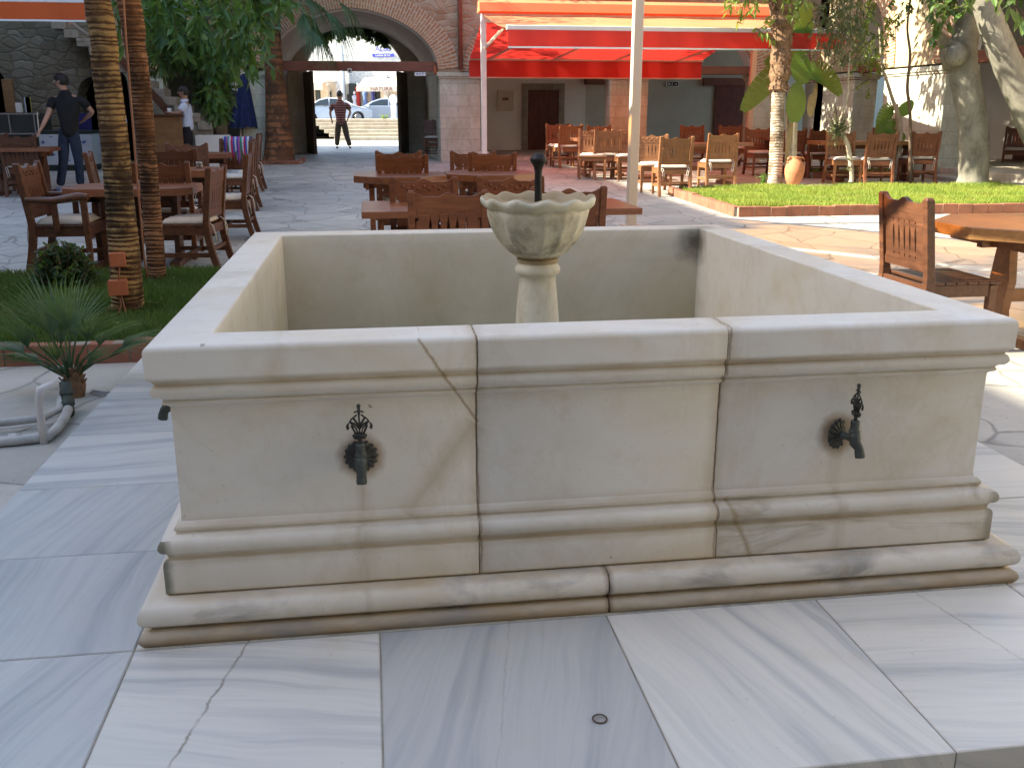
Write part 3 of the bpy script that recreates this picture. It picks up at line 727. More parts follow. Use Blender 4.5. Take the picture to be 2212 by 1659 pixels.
chair_meshes()
protos = {}
def make_chair(kind):
    wd, cush, arms = kind
    t = bpy.data.objects.new('wooden_armchair' if arms else 'wooden_chair', None); col.objects.link(t); t.empty_display_size = .2
    CH['back_panel'].build('back_panel', wd, t)
    for q in CH['rear_leg']: q.build('rear_leg', wd, t, bevel=.004)
    for q in CH['front_leg']: q.build('front_leg', wd, t, bevel=.004)
    CH['seat'].build('seat', wd, t, bevel=.003); CH['stretcher'].build('stretcher', wd, t)
    if cush:
        cu = CH['cushion'].build('cushion', 'cushion_cloth', t, True); [q.build('cushion_tie', 'cushion_cloth', cu, True) for q in CH['cushion_tie']]
    if arms:
        for q in CH['armrest']: autosmooth(q.build('armrest', wd, t), 50)
    return t
def copy_tree(o, parent=None):
    c = o.copy(); col.objects.link(c); c.parent = parent
    for ch in [q for q in bpy.data.objects if q.parent == o and q != c]: copy_tree(ch, c)
    return c
def chair(kind, loc, rz, label, group, s=1.):
    if kind not in protos: protos[kind] = t = make_chair(kind)
    else:
        t = copy_tree(protos[kind]); t.name = 'wooden_armchair' if kind[2] else 'wooden_chair'
    t.location = loc; t.rotation_euler = (0, 0, rz); t.scale = (s, s, s)
    t['label'] = label; t['category'] = 'armchair' if kind[2] else 'chair'; t['group'] = group
    return t
def at_feet(u, v, rz):         # nearest feet at this point of the ground
    p = G(u, v); c, s_ = math.cos(rz), math.sin(rz)
    pts = [(-.256, -.29), (.256, -.29), (-.245, .225), (.245, .225)]
    near = sorted([(s_*x+c*y, c*x-s_*y) for x, y in pts])[:2]
    ny = sum(q[0] for q in near)/2; nx = sum(q[1] for q in near)/2
    q = Vector((p.x-nx, p.y-ny, 0)); q.z = gz(q.y); return q
def at_top(u, v, rz, H=.92):
    p = G(u, v, H); c, s_ = math.cos(rz), math.sin(rz)
    x, y = 0, -.262; q = Vector((p.x-(c*x-s_*y), p.y-(s_*x+c*y), 0)); q.z = gz(q.y); return q
CW = ('chair_wood', True, False); DW = ('dark_chair_wood', True, False); BW = ('brown_chair_wood', True, False)
gc = 'chairs at the tables behind the fountain'
for u, v, rz, lab in [
    (968, 421, 0, 'carved chair at the nearest table with its back to the fountain, left of the bowl'),
    (1229, 413, 0, 'carved red brown chair directly behind the scalloped bowl, on its right side'),
    (915, 389, PI, 'chair facing the fountain across the nearest table, the left of the pair'),
    (1103, 387, PI, 'chair facing the fountain across the nearest table, just left of the dark spout'),
    (870, 341, 0, 'bright red brown chair seen from behind at the left of the second row of tables'),
    (1064, 336, 0, 'red brown chair seen from behind in the second row, just left of the spout'),
    (861, 330, PI, 'chair beyond the left octagonal table, its crest above the chair before it'),
    (1022, 330, PI, 'chair on the far side of the right octagonal table facing the fountain')]:
    chair(CW, at_top(u, v, rz), rz, lab, gc)
gr_ = 'chairs under and beside the red awning'
for u, v, rz, lab, kd in [
    (1212, 360, PI, 'shaded chair at the far left of the awning tables, before the wooden door', CW),
    (1233, 364, .15, 'brown chair seen from behind next to the door, leftmost of the backs turned to us', BW),
    (1279, 389, PI-.2, 'sunlit chair facing us at the left awning table, its seat glowing white', BW),
    (1313, 389, 0, 'chair seen from behind just left of the tall cream post', BW),
    (1302, 368, PI, 'dark chair in the shade on the far side of the left awning table', CW),
    (1362, 391, PI, 'chair half hidden by the tall cream post', BW),
    (1416, 417, PI-.1, 'sunlit chair facing us just right of the tall cream post', BW),
    (1458, 426, -.05, 'nearest awning chair, seen from behind right of the cream post', BW),
    (1558, 409, 0, 'chair seen from behind beside the left end of the sunny lawn', BW),
    (1506, 367, PI, 'dark red chair in shade beyond the middle awning table, facing us', CW),
    (1590, 367, PI, 'dark red chair in shade beyond the middle awning table, next to the thin post', CW),
    (1651, 381, PI, 'shaded chair between the awning post and the shaggy palm trunk', CW),
    (1708, 385, 0, 'shaded chair seen from behind just right of the shaggy palm trunk', CW),
    (1772, 386, 0, 'shaded chair seen from behind above the clay jug and right of it', CW),
    (1828, 400, PI-.1, 'sunlit chair facing us behind the thin curved tree on the lawn', BW),
    (1898, 402, -.12, 'left of the two chairs seen from behind beyond the lawn near the thick grey tree', CW),
    (1991, 398, -.12, 'right of the two chairs seen from behind, nearest the thick grey tree', CW),
    (1929, 379, PI, 'chair on the far side of the table beyond the lawn', CW),
    (2190, 371, PI*.8, 'lone carved chair at the right edge under the side arcade', CW)]:
    chair(kd, at_feet(u, v, rz), rz, lab, gr_)
gl = 'chairs at the tables on the left'
ac = chair(('dark_chair_wood', True, True), (0, 0, 0), -PI/2, 'large dark armchair with long curved arms beside the left lawn', gl, 1.06)
p = G(138, 603); ac.location = (p.x-.0, p.y+.30, gz(p.y))
c_ = chair(DW, at_feet(415, 592, PI/2-.12), PI/2-.12, 'dark chair facing left just right of the two palm trunks beside the lawn', gl)
chair(DW, at_top(190, 334, -PI/2+.15), -PI/2+.15, 'chair facing right behind the left table, before the man in black', gl)
chair(DW, at_top(345, 357, 0), 0, 'plain dark chair back just right of the second palm trunk, at the near left table', gl)
chair(DW, at_top(374, 327, 0), 0, 'wide backed chair right of the palm trunks in the middle left row', gl)
chair(DW, at_top(403, 313, PI), PI, 'chair farthest back in the left rows, under the man in the pale shirt', gl)
for u, v, lab in ((500, 522, 'nearest of the chairs facing left along the open yard, leaning back'), (516, 457, 'second chair facing left along the open yard'), (535, 415, 'third and farthest chair facing left, beside the palm at the gate')):
    chair(DW, at_feet(u, v, PI/2), PI/2, lab, gl)
tw_c = chair(DW, at_top(512, 303, PI*.9), PI*.9, 'chair with a bright striped towel over its back', gl)
chair(DW, at_feet(52, 426, 0), 0, 'chair seen from behind at the far left edge below the glass display', gl)
chair(DW, at_feet(-4, 415, 0), 0, 'chair cut off by the left edge of the picture', gl)
# stacked pair by the gate pier
p = G(937, 346)
for k in range(2):
    chair(('dark_chair_wood', k == 1, False), (p.x+.07*k*0+.02, p.y+.30-.05*k, gz(p.y)+.13*k), PI-.1, ['lower chair of the pair stacked against the gate pier', 'upper chair of the pair stacked against the gate pier'][k], 'stacked chairs by the gate', .92)
# right foreground chair
p = G(1990, 432, .95)
fg = chair(('dark_chair_wood', False, False), (p.x+.265, p.y+.17, gz(p.y)), -PI/2, 'large wooden chair without cushion at the right, close behind the fountain rim', 'chairs in the right foreground', 1.02)  # dark wood puts this chair's shade into its colour

# ================================================================ TABLES
def table(x0, x1, y0, y1, label, mat='table_wood', th=.05, cham=0, h=.75, group='wooden tables', leg='chair_wood'):
    cx, cy = (x0+x1)/2, (y0+y1)/2; t = thing('wooden_table', label, 'table', (cx, cy, gz(cy)), 0, group)
    a, b = (x1-x0)/2, (y1-y0)/2; c = cham
    poly = [(-a+c, -b), (a-c, -b), (a, -b+c), (a, b-c), (a-c, b), (-a+c, b), (-a, b-c), (-a, -b+c)] if c else [(-a, -b), (a, -b), (a, b), (-a, b)]
    MB().prism(poly, lambda p, q, d: (p, q, d), h-th, h).build('tabletop', mat, t, bevel=.004)
    m = MB(); m.box(-a*.8, a*.8, -.03, .03, h-th-.08, h-th-.002); m.box(-a*.75, -a*.68, -b*.7, b*.7, h-th-.07, h-th-.002); m.box(a*.68, a*.75, -b*.7, b*.7, h-th-.07, h-th-.002); m.build('apron', leg, t)
    for s in (-1, 1):
        m = MB(); m.prism([(-.10, 0.06), (-.07, .2), (-.10, .4), (-.07, .6), (-.10, h-th-.072), (.10, h-th-.072), (.07, .6), (.10, .4), (.07, .2), (.10, .06)], lambda p, q, d: (d, p, q), s*a*.62-.03, s*a*.62+.03)
        m.box(s*a*.62-.045, s*a*.62+.045, -b*.72, b*.72, 0, .06); m.build('leg', leg, t, bevel=.005)
    MB().box(-a*.62+.032, a*.62-.032, -.025, .025, .25, .33).build('stretcher', leg, t)
    return t
a = G(808, 464, .74); b = G(1368, 447, .74); c = G(782, 435, .74)
table(c.x, b.x, a.y, c.y, 'long rectangular table nearest the fountain behind the scalloped bowl')
a = G(765, 372, .75); b = G(957, 372, .75); f_ = G(900, 386, .75)
table(a.x, b.x, f_.y, f_.y+1.25, 'octagonal table on the left of the second row behind the fountain', cham=.3, th=.07)
a2 = G(960, 370, .75); b2 = G(1147, 370, .75)
table(b.x+.02, b2.x, f_.y+.15, f_.y+1.35, 'octagonal table on the right of the second row behind the fountain', cham=.3, th=.07)
def tab_px(u0, u1, v, d, lab, **k):
    a = G(u0, v, k.get('h', .75)); b = G(u1, v, k.get('h', .75)); return table(a.x, b.x, a.y, a.y+d, lab, **k)
def tab_y(u0, u1, y0, d, lab, **k):
    a = onY(u0, 310, y0); b = onY(u1, 310, y0); return table(a.x, b.x, y0, y0+d, lab, **k)
tab_y(1250, 1372, at_feet(1313, 389, 0).y+.28, .8, 'table at the left end under the red awning', th=.06)
tab_px(1380, 1400, 307, .8, 'small table end showing beside the tall cream post') if False else None
tab_y(1395, 1628, at_feet(1558, 409, 0).y+.28, .8, 'long table in the middle under the red awning', th=.055)
tab_y(1786, 2032, at_feet(1950, 400, 0).y+.26, .85, 'sunlit table beyond the lawn between the clay jug and the thick tree', th=.07, mat='honey_table_wood')
tab_y(1665, 1790, at_feet(1740, 386, 0).y+.3, .7, 'shaded table behind the shaggy palm trunk', th=.05)
a = G(122, 412, .75); b = G(404, 412, .75)
table(a.x, b.x, a.y, a.y+.85, 'table with chamfered corners behind the two palm trunks on the left', cham=.15, th=.07, leg='dark_chair_wood')
t_b = tab_px(330, 452, 371, .8, 'second left table with two salt shakers on it', th=.08, leg='dark_chair_wood')
tab_px(420, 488, 334, .7, 'third left table before the white planter', th=.07, leg='dark_chair_wood')
tab_px(-60, 100, 322, .8, 'table at the left edge before the glass display', th=.06, leg='dark_chair_wood')
# right foreground table
a = G(2008, 492, .73)
table(a.x+.05, a.x+2.3, a.y-.75, a.y+.45, 'large honey coloured octagonal table at the right edge in the foreground', mat='honey_table_wood', th=.075, cham=.38, h=.77, leg='brown_chair_wood')
for u, lab in ((468, 'left glass salt shaker on the second left table'), (483, 'right glass salt shaker on the second left table')):
    q = G(u*.5+190, 366, .75); tag(MB().lathe([(.02, 0), (.022, .03), (.016, .05), (.018, .055), (.018, .07), (.008, .075)], 12, (q.x, q.y+.1, t_b.location.z+.751)).build('salt_shaker', 'steel', None, True), lab, 'salt shaker', 'salt shakers on the table')
# towel over the chair
m = MB(); nx, ny = 10, 16; th_ = tw_c.location
for side in range(1):
    for i in range(nx+1):
        for j in range(ny+1):
            s_ = j/ny; x = -.22+.44*i/nx; wv = .012*math.sin(i*1.9)+.008*math.sin(i*3.1+j*.5)
            if s_ < .42: p_ = (x*(.8+.2*s_), .05+wv-.02, .96-(.42-s_)*1.35)
            elif s_ < .5: p_ = (x, .02+wv*.5-(s_-.42)*.9, .975)
            else: p_ = (x, -.07+wv, .965-(s_-.5)*.9)
            m.v.append((p_[0], p_[1]-.255, p_[2]))
for i in range(nx):
    for j in range(ny): a = i*(ny+1)+j; m.f.append((a, a+1, a+ny+2, a+ny+1))
tw = m.build('striped_towel', 'towel_stripes', None, True); tw.location = tw_c.location; tw.rotation_euler = tw_c.rotation_euler
sm = tw.modifiers.new('solid', 'SOLIDIFY'); sm.thickness = .008
tag(tw, 'beach towel with white, red, green and blue stripes hung over a chair back', 'towel')

# ================================================================ LAWNS
def lawn(x0, x1, y0, y1, n, mat, lname, h=.05, zt=.09, seed=1, near=None):
    rnd = random.Random(seed); bed = MB()
    ns = 8
    for k in range(ns):
        ya, yb = y0+(y1-y0)*k/ns, y0+(y1-y0)*(k+1)/ns
        bed.quad((x0, ya, gz(ya)+zt), (x1, ya, gz(ya)+zt), (x1, yb, gz(yb)+zt), (x0, yb, gz(yb)+zt))
    struct(bed.build(lname+'_soil', 'soil'))
    m = MB()
    for _ in range(n):
        x = rnd.uniform(x0+.02, x1-.02); y = rnd.uniform(y0+.02, y1-.02); z = gz(y)+zt
        a = rnd.uniform(0, 2*PI); w = rnd.uniform(.003, .006); hh = h*rnd.uniform(.45, 1.5)*(1+.35*math.sin(x*3.1+1.3*math.sin(y*2.3))*math.sin(y*4.1)); lx, ly = rnd.gauss(0, .018), rnd.gauss(0, .018)
        dx, dy = w*math.cos(a), w*math.sin(a); i = len(m.v)
        m.v += [(x-dx, y-dy, z), (x+dx, y+dy, z), (x+dx*.6+lx*.5, y+dy*.6+ly*.5, z+hh*.6), (x-dx*.6+lx*.5, y-dy*.6+ly*.5, z+hh*.6), (x+lx*1.3, y+ly*1.3, z+hh)]
        m.f += [(i, i+1, i+2, i+3), (i+3, i+2, i+4)]
    o = m.build(lname, mat); o['kind'] = 'stuff'; o['label'] = 'short green grass'; o['category'] = 'grass'
    tag(o, {'left_lawn': 'dark green shaded grass of the left lawn', 'right_lawn': 'bright sunlit grass of the right lawn', 'corner_lawn': 'small patch of grass by the side arcade pier'}[lname], 'grass'); return o
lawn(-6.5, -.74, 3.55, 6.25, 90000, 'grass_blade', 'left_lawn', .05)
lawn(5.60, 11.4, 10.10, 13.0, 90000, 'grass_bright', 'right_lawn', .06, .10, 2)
lawn(9.4, 11.5, 15.9, 17.0, 6000, 'grass_bright', 'corner_lawn', .05, .06, 3)
def kerb(name, pts, label, w=.10, h=.13, bl=.23):
    t = thing(name, label, 'kerb', (0, 0, 0)); m = MB()
    for (x0, y0), (x1, y1) in zip(pts, pts[1:]):
        L = math.hypot(x1-x0, y1-y0); n = max(1, int(L/bl)); dx, dy = (x1-x0)/n, (y1-y0)/n
        for k in range(n):
            a = (x0+dx*(k+.015), y0+dy*(k+.015)); b = (x0+dx*(k+.985), y0+dy*(k+.985)); j = random.uniform(-.009, .009); sx_ = random.uniform(-.006, .006)
            m.bar((a[0], a[1]+sx_, gz(a[1])+h/2+j-.02), (b[0], b[1]+sx_, gz(b[1])+h/2+j-.02+random.uniform(-.005, .005)), w, h+.04)
    m.build('bricks', 'brick_kerb', t, bevel=.006); m2 = MB()
    for (x0, y0), (x1, y1) in zip(pts, pts[1:]): m2.bar((x0, y0, gz(y0)+h/2-.025), (x1, y1, gz(y1)+h/2-.025), w-.012, h+.03)
    m2.build('mortar', 'grout', t)
    return t
kerb('brick_kerb', [(-6.6, 3.47), (-.66, 3.47), (-.66, 6.3)], 'dark red brick kerb along the near side of the left lawn')
kerb('brick_kerb', [(5.52, 13.0), (5.52, 10.03), (11.5, 10.03)], 'orange brick kerb round the sunny right lawn')
kerb('brick_kerb', [(9.3, 17.1), (9.3, 15.8), (11.6, 15.8)], 'short brick kerb of the grass patch by the side arcade')

# ================================================================ PALMS AND TREES
def path_px(pts, Y):   # list of (u,v,r_px) at depth plane Y
    P = []; Rr = []
    for u, v, w in pts:
        p = onY(u, v, Y); P.append(p); d = (p-Vector(CAM)).length; Rr.append(w/2*d/F/1.02)
    return P, Rr
def resample(P, Rr, n):
    out = []; rr = []; m = len(P)-1
    for k in range(n+1):
        t = k/n*m; i = min(int(t), m-1); f = t-i
        p0, p1, p2, p3 = P[max(i-1, 0)], P[i], P[i+1], P[min(i+2, m)]
        q = .5*((2*p1)+(p2-p0)*f+(2*p0-5*p1+4*p2-p3)*f*f+(3*p1-p0-3*p2+p3)*f**3)
        out.append(q); rr.append(Rr[i]*(1-f)+Rr[i+1]*f)
    return out, rr
def trunk(P, Rr, parent, mat, n=60, seg=20, ring=0, name='trunk', lump=0):
    P, Rr = resample(P, Rr, n); m = MB(); o = parent.location
    rr = []
    for k, r in enumerate(Rr):
        q = r*(1+ring*(1 if k % 3 == 0 else (-.3 if k % 3 == 1 else .2)))*(1+lump*random.uniform(-1, 1)); rr.append(q)
    m.tube([p-o for p in P], rr, seg); return m.build(name, mat, parent, True)
def frond_fan(m, c, d, size, n=26, spread=140, droop=.4, rnd=random, w=.022):
    c = Vector(c); d = Vector(d).normalized(); sd_ = d.cross(Vector((0, 0, 1)))
    if sd_.length < .1: sd_ = Vector((1, 0, 0))
    sd_.normalize(); up = sd_.cross(d)
    for k in range(n):
        a = R(-spread/2+spread*k/(n-1)+rnd.uniform(-1.5, 1.5)); L = size*(1-.25*abs(a)/R(spread/2))*rnd.uniform(.9, 1.05)
        dr = (d*math.cos(a)+sd_*math.sin(a)).normalized(); pn = (up*.25+Vector((0, 0, 1))*.75).cross(dr).normalized()
        pts = []
        for j in range(7):
            s_ = j/6; p = c+dr*L*s_+up*.08*size*math.sin(PI*s_)+Vector((0, 0, -droop*size*s_**2.4*(1+.4*abs(a)))); ww = w*size*(.35+.9*math.sin(PI*min(1, s_*.8+.15)))*(1-s_**3)*.5
            pts.append((p-pn*ww, p+Vector((0, 0, -ww*.5)), p+pn*ww))
        for q, r in zip(pts, pts[1:]):
            m.quad(q[0], q[1], r[1], r[0]); m.quad(q[1], q[2], r[2], r[1])
def frond_feather(m, c, d, L, droop, n=34, rnd=random, lw=.022, ll=.42):
    c = Vector(c); d = Vector(d).normalized(); pts = [c+d*L*s+Vector((0, 0, -droop*L*s*s)) for s in [k/n for k in range(n+1)]]
    m.tube(pts[::3], [.014*(1-k/len(pts[::3]))+.003 for k in range(len(pts[::3]))], 5)
    for k in range(3, n+1):
        t = (pts[k]-pts[k-1]).normalized(); sd_ = t.cross(Vector((0, 0, 1))).normalized(); s = k/n; l = ll*L*math.sin(PI*(.12+.83*s))**.8*rnd.uniform(.9, 1.1)*.6
        for sg in (-1, 1):
            dr = (sd_*sg*.8+t*.55+Vector((0, 0, rnd.uniform(-.15, .1)))).normalized(); e = pts[k]+dr*l+Vector((0, 0, -.35*l)); mid = pts[k]+dr*l*.55+Vector((0, 0, -.06*l))
            m.quad(pts[k], mid+t*lw*.6, e, mid-t*lw*.6)
def leaf(m, c, d, up, L, w, bend=.15):
    d = d.normalized(); s = d.cross(up)
    if s.length < .05: s = d.cross(Vector((1, .3, 0)))
    s.normalize(); nrm = s.cross(d)
    pr = [(0, .04), (.25, .75), (.5, 1), (.78, .72), (1, .03)]; i = len(m.v)
    for a, b in pr:
        p = c+d*L*a-nrm*0+Vector((0, 0, -bend*L*a*a)); m.v += [tuple(p-s*w*b/2+nrm*w*.12*b), tuple(p), tuple(p+s*w*b/2+nrm*w*.12*b)]
    for j in range(4):
        a = i+3*j; m.f += [(a, a+1, a+4, a+3), (a+1, a+2, a+5, a+4)]
def rdir(rnd, zb=0): return Vector((rnd.gauss(0, 1), rnd.gauss(0, 1), rnd.gauss(zb, 1))).normalized()
def crown(m, clumps, nleaf, L, w, rnd, droop=-.3):
    for (c, r) in clumps:
        c = Vector(c)
        for _ in range(int(nleaf)):
            p = c+rdir(rnd)*r*rnd.random()**.45; d = (p-c).normalized()+rdir(rnd)*.7+Vector((0, 0, droop)); leaf(m, p, d, rdir(rnd, 1), L*rnd.uniform(.6, 1.25), w*rnd.uniform(.7, 1.2))
def sprig(m, m2, a, b, n, L, w, rnd, fan=.5, k=1):   # drooping twig a->b with leaves either side
    a, b = Vector(a), Vector(b); ax = (b-a); ln = ax.length; ax.normalize(); m2.tube([a, (a+b)/2+Vector((0, 0, .03*ln)), b], [.008, .006, .003], 5)
    for i in range(n):
        s = (i+.5)/n; p = a+(b-a)*s; q = rdir(rnd); d = ax*.6+q*fan*1.4+Vector((0, 0, -.25)); leaf(m, p, d, rdir(rnd, 2), L*rnd.uniform(.7, 1.15), w*rnd.uniform(.8, 1.15), .2)

# the two leaning ringed palms on the left lawn
rn = random.Random(11)
def left_palm(name, pts, Y, mat, label, crown_n=14, seed=1):
    P, Rr = path_px(pts, Y); P[0] = Vector((P[0].x, Y, gz(Y)+.05))
    top_dir = (P[-1]-P[-2]).normalized(); ext = P[-1]+Vector((-.25, .1, 2.6)); P.append(ext); Rr.append(Rr[-1]*.8)
    t = thing(name, label, 'palm tree', (P[0].x, P[0].y, P[0].z)); trunk(P, Rr, t, mat, 150, 22, .035)
    m = MB(); r_ = random.Random(seed); c = ext-t.location
    for k in range(crown_n):
        a = 2*PI*k/crown_n+r_.uniform(-.2, .2); el = r_.uniform(-.1, .9); frond_feather(m, c, (math.cos(a), math.sin(a), el), r_.uniform(1.5, 2.0), .35, 30, r_)
    m.build('crown', 'leaf_green', t); return t
pA = left_palm('palm_tree', [(275, 712, 76), (276, 660, 62), (270, 560, 60), (258, 430, 54), (247, 300, 52), (228, 150, 50), (206, -20, 48)], 4.60, 'palm_trunk', 'thick leaning palm trunk with yellow and brown rings carrying two wooden boxes', seed=3)
pB = left_palm('palm_tree', [(343, 628, 38), (340, 600, 35), (330, 480, 36), (318, 340, 36), (305, 200, 38), (290, 90, 40), (274, -20, 44)], 5.75, 'palm_trunk_red', 'slimmer leaning palm trunk with reddish rings and a cable, right of the thick one', seed=4)
# boxes and cable fixed on palm A (things fixed to the trunk)
jb = thing('junction_box', 'upper small red brown box fixed to the thick palm trunk', 'junction box', tuple(onY(254, 561, 4.44)), .15, 'boxes on the palm trunk')
MB().box(-.048, .048, -.03, .06, -.045, .045).build('case', 'box_plastic', jb, bevel=.004); MB().box(-.050, .050, -.038, -.031, -.047, .047).build('lid', 'box_plastic', jb, bevel=.003)
jb = thing('junction_box', 'lower larger red brown box fixed to the thick palm trunk', 'junction box', tuple(onY(255, 621, 4.43)), .15, 'boxes on the palm trunk')
MB().box(-.060, .060, -.03, .06, -.050, .050).build('case', 'box_plastic', jb, bevel=.004); MB().box(-.063, .063, -.038, -.031, -.053, .053).build('lid', 'box_plastic', jb, bevel=.003)
cb = MB().tube([onY(u, v, 4.43) for u, v in ((258, 575), (257, 590), (257, 608))], .006, 6)
for pts in (((258, 638), (262, 660), (250, 690), (243, 712)), ((262, 638), (270, 668), (276, 700), (281, 715))): cb.tube([onY(u, v, 4.42) for u, v in pts], .006, 6)
tag(cb.build('cable', 'cable', None, True), 'brown cable running between and below the boxes on the thick palm', 'cable')
cb = MB().tube([onY(u, v, 5.60) for u, v in ((266, -20), (272, 80), (283, 220), (293, 350), (303, 460), (312, 560), (318, 600))], .008, 6)
tag(cb.build('cable', 'cable', None, True), 'long orange brown cable running up the slim reddish palm', 'cable')

# palm by the gate
gp_ = G(600, 350); Yg = gp_.y-.6
P, Rr = path_px([(603, 352, 76), (603, 335, 62), (602, 290, 54), (597, 220, 44), (592, 150, 36), (588, 60, 32), (585, -20, 30)], Yg); P[0].z = gz(Yg)
P.append(P[-1]+Vector((0, 0, 1.2))); Rr.append(Rr[-1]); P.append(P[-1]+Vector((0, 0, .5))); Rr.append(Rr[-1])
gpalm = thing('fan_palm', 'smooth red brown fan palm trunk with swollen base left of the gate arch', 'palm tree', tuple(P[0])); trunk(P, Rr, gpalm, 'palm_trunk_smooth', 60, 20, .012)
m = MB(); rn = random.Random(5); top = P[-1]-P[0]
m2 = MB()
def hang(u, v, du, dv, size, Yk, spread=110, droop=.45, n=30):
    c = onY(u, v, Yk)-P[0]; e = onY(u+du, v+dv, Yk)-P[0]; m2.tube([top, (top+c)/2+Vector((0, -.3, .25)), c], [.02, .014, .01], 6); frond_fan(m, c, (e-c).normalized()+Vector((0, -.15, 0)), size, n, spread, droop, rn)
hang(668, 55, 30, 45, 1.15, Yg-.7, 165, .35, 44); hang(690, 20, 60, 40, 1.15, Yg-.5, 100, .6, 36); hang(640, -10, 80, 40, 1.35, Yg-.2, 110, .5); hang(655, 30, 20, 60, .9, Yg-1.0, 150, .3, 40); hang(720, 0, 60, 40, 1.0, Yg-.3, 90, .6, 30); hang(560, -40, -60, 20, 1.1, Yg-.3); hang(700, -60, 60, 10, 1.2, Yg+.2)
for k in range(9):
    a = 2*PI*k/9; c = top+Vector((.8*math.cos(a), .8*math.sin(a), .5)); m2.tube([top, c], [.02, .01], 6); frond_fan(m, c, (math.cos(a), math.sin(a), .1), 1.1, 24, 140, .5, rn)
m.build('crown', 'leaf_fan', gpalm); m2.build('leaf_stalk', 'leaf_fan', gpalm)
kr = kerb('brick_kerb', [(gp_.x-.75, gp_.y-.95), (gp_.x+.6, gp_.y-.95), (gp_.x+.6, gp_.y+.3)], 'low red brick kerb round the foot of the gate palm', h=.09)

# big leafed tree hanging from the upper left
Yt = 13.6; tb = G(497, 352)+Vector((0, -1.2, 0)); tb.z = gz(tb.y)
lt = thing('leafy_tree', 'dark leafed tree whose branches hang down over the left of the yard', 'tree', tuple(tb))
rn = random.Random(21); m = MB(); tw_ = MB(); big = MB()
big.tube([(0, 0, 0), (.05, -.1, 1.2), (-.1, -.2, 2.6), (.1, -.4, 3.8), (.3, -.6, 5.2)], [.17, .14, .13, .11, .08], 12)
for e in [(-1.4, -1.5, 4.6), (1.0, -2.0, 4.3), (2.0, -1.6, 4.6), (.4, -2.9, 4.5), (-2.2, .3, 5.4), (1.4, .8, 5.6)]: big.tube([(0, -.3, 3.2), (e[0]*.5, e[1]*.5-.2, 4.4), e], [.09, .06, .03], 8)
def SP(u0, v0, u1, v1, Y, n=26, L=.25, w=.085, fan=.8): sprig(m, tw_, onY(u0, v0, Y)-tb, onY(u1, v1, Y)-tb, n, L, w, rn, fan)
for u0, v0, u1, v1, Y, n in [(500, -30, 503, 165, 13.0, 40), (470, -20, 485, 120, 13.3, 30), (540, -20, 520, 90, 12.6, 22), (430, -20, 420, 60, 13.8, 22), (390, -30, 395, 130, 13.4, 26), (365, 20, 400, 120, 13.1, 18),
    (335, -20, 345, 80, 13.6, 20), (310, -30, 300, 60, 13.2, 18), (255, -30, 262, 90, 12.9, 24), (248, 20, 266, 100, 12.7, 14), (560, -30, 560, 60, 12.4, 20), (590, -40, 600, 20, 12.2, 16), (525, 60, 550, 150, 13.0, 18),
    (455, 60, 455, 170, 14.2, 28), (470, 100, 460, 195, 14.2, 22), (505, 60, 512, 150, 13.2, 20), (458, 130, 468, 215, 14.6, 22), (455, 190, 468, 245, 14.0, 26), (540, 60, 535, 150, 14.2, 20), (560, 120, 590, 150, 13.4, 6),
    (400, 30, 385, 110, 14.6, 18), (350, -30, 370, 40, 13.8, 18), (450, 200, 470, 250, 14.0, 10), (300, 60, 335, 120, 14.4, 10), (430, 80, 442, 145, 14.9, 20), (600, -30, 640, 10, 12.4, 14), (300, 0, 310, 70, 14.2, 12), (250, -40, 300, 40, 13.6, 22), (345, 40, 350, 150, 14.6, 22), (375, 50, 378, 120, 14.8, 20), (405, 70, 408, 120, 14.9, 18), (430, 50, 432, 135, 14.6, 22), (330, 20, 325, 100, 14.4, 16), (560, 20, 575, 110, 13.6, 16), (545, 100, 540, 170, 14.4, 12), (480, 90, 485, 170, 14.4, 20), (320, -40, 380, 30, 13.2, 24), (415, -20, 430, 90, 13.0, 26), (480, -30, 470, 60, 12.6, 24), (540, -40, 560, 40, 12.3, 22), (575, -20, 585, 70, 12.6, 14), (365, 60, 350, 120, 14.4, 14), (385, 70, 390, 115, 14.4, 14), (610, -20, 625, 30, 12.2, 10)]:
    SP(u0, v0, u1, v1, Y, int(n*1.15))
cl = []
for _ in range(34):
    a = rn.uniform(0, 2*PI); r_ = rn.uniform(.2, 2.9); cl.append(((r_*math.cos(a), -2.2+r_*math.sin(a), rn.uniform(4.6, 6.6)), rn.uniform(.5, .85)))
crown(m, cl, 150, .17, .06, rn)
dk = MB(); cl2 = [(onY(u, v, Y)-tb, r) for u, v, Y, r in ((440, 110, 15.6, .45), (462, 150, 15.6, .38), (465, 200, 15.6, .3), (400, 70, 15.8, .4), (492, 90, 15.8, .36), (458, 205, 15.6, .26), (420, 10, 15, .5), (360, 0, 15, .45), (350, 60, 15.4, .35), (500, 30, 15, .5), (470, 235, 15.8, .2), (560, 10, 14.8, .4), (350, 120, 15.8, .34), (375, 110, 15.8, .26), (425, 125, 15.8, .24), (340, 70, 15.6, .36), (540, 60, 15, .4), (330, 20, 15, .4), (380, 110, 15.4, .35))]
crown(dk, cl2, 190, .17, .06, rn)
m.build('foliage', 'leaf_green', lt); dk.build('foliage', 'leaf_dark', lt); tw_.build('twigs', 'brown_bark', lt, True); big.build('trunk', 'brown_bark', lt, True)

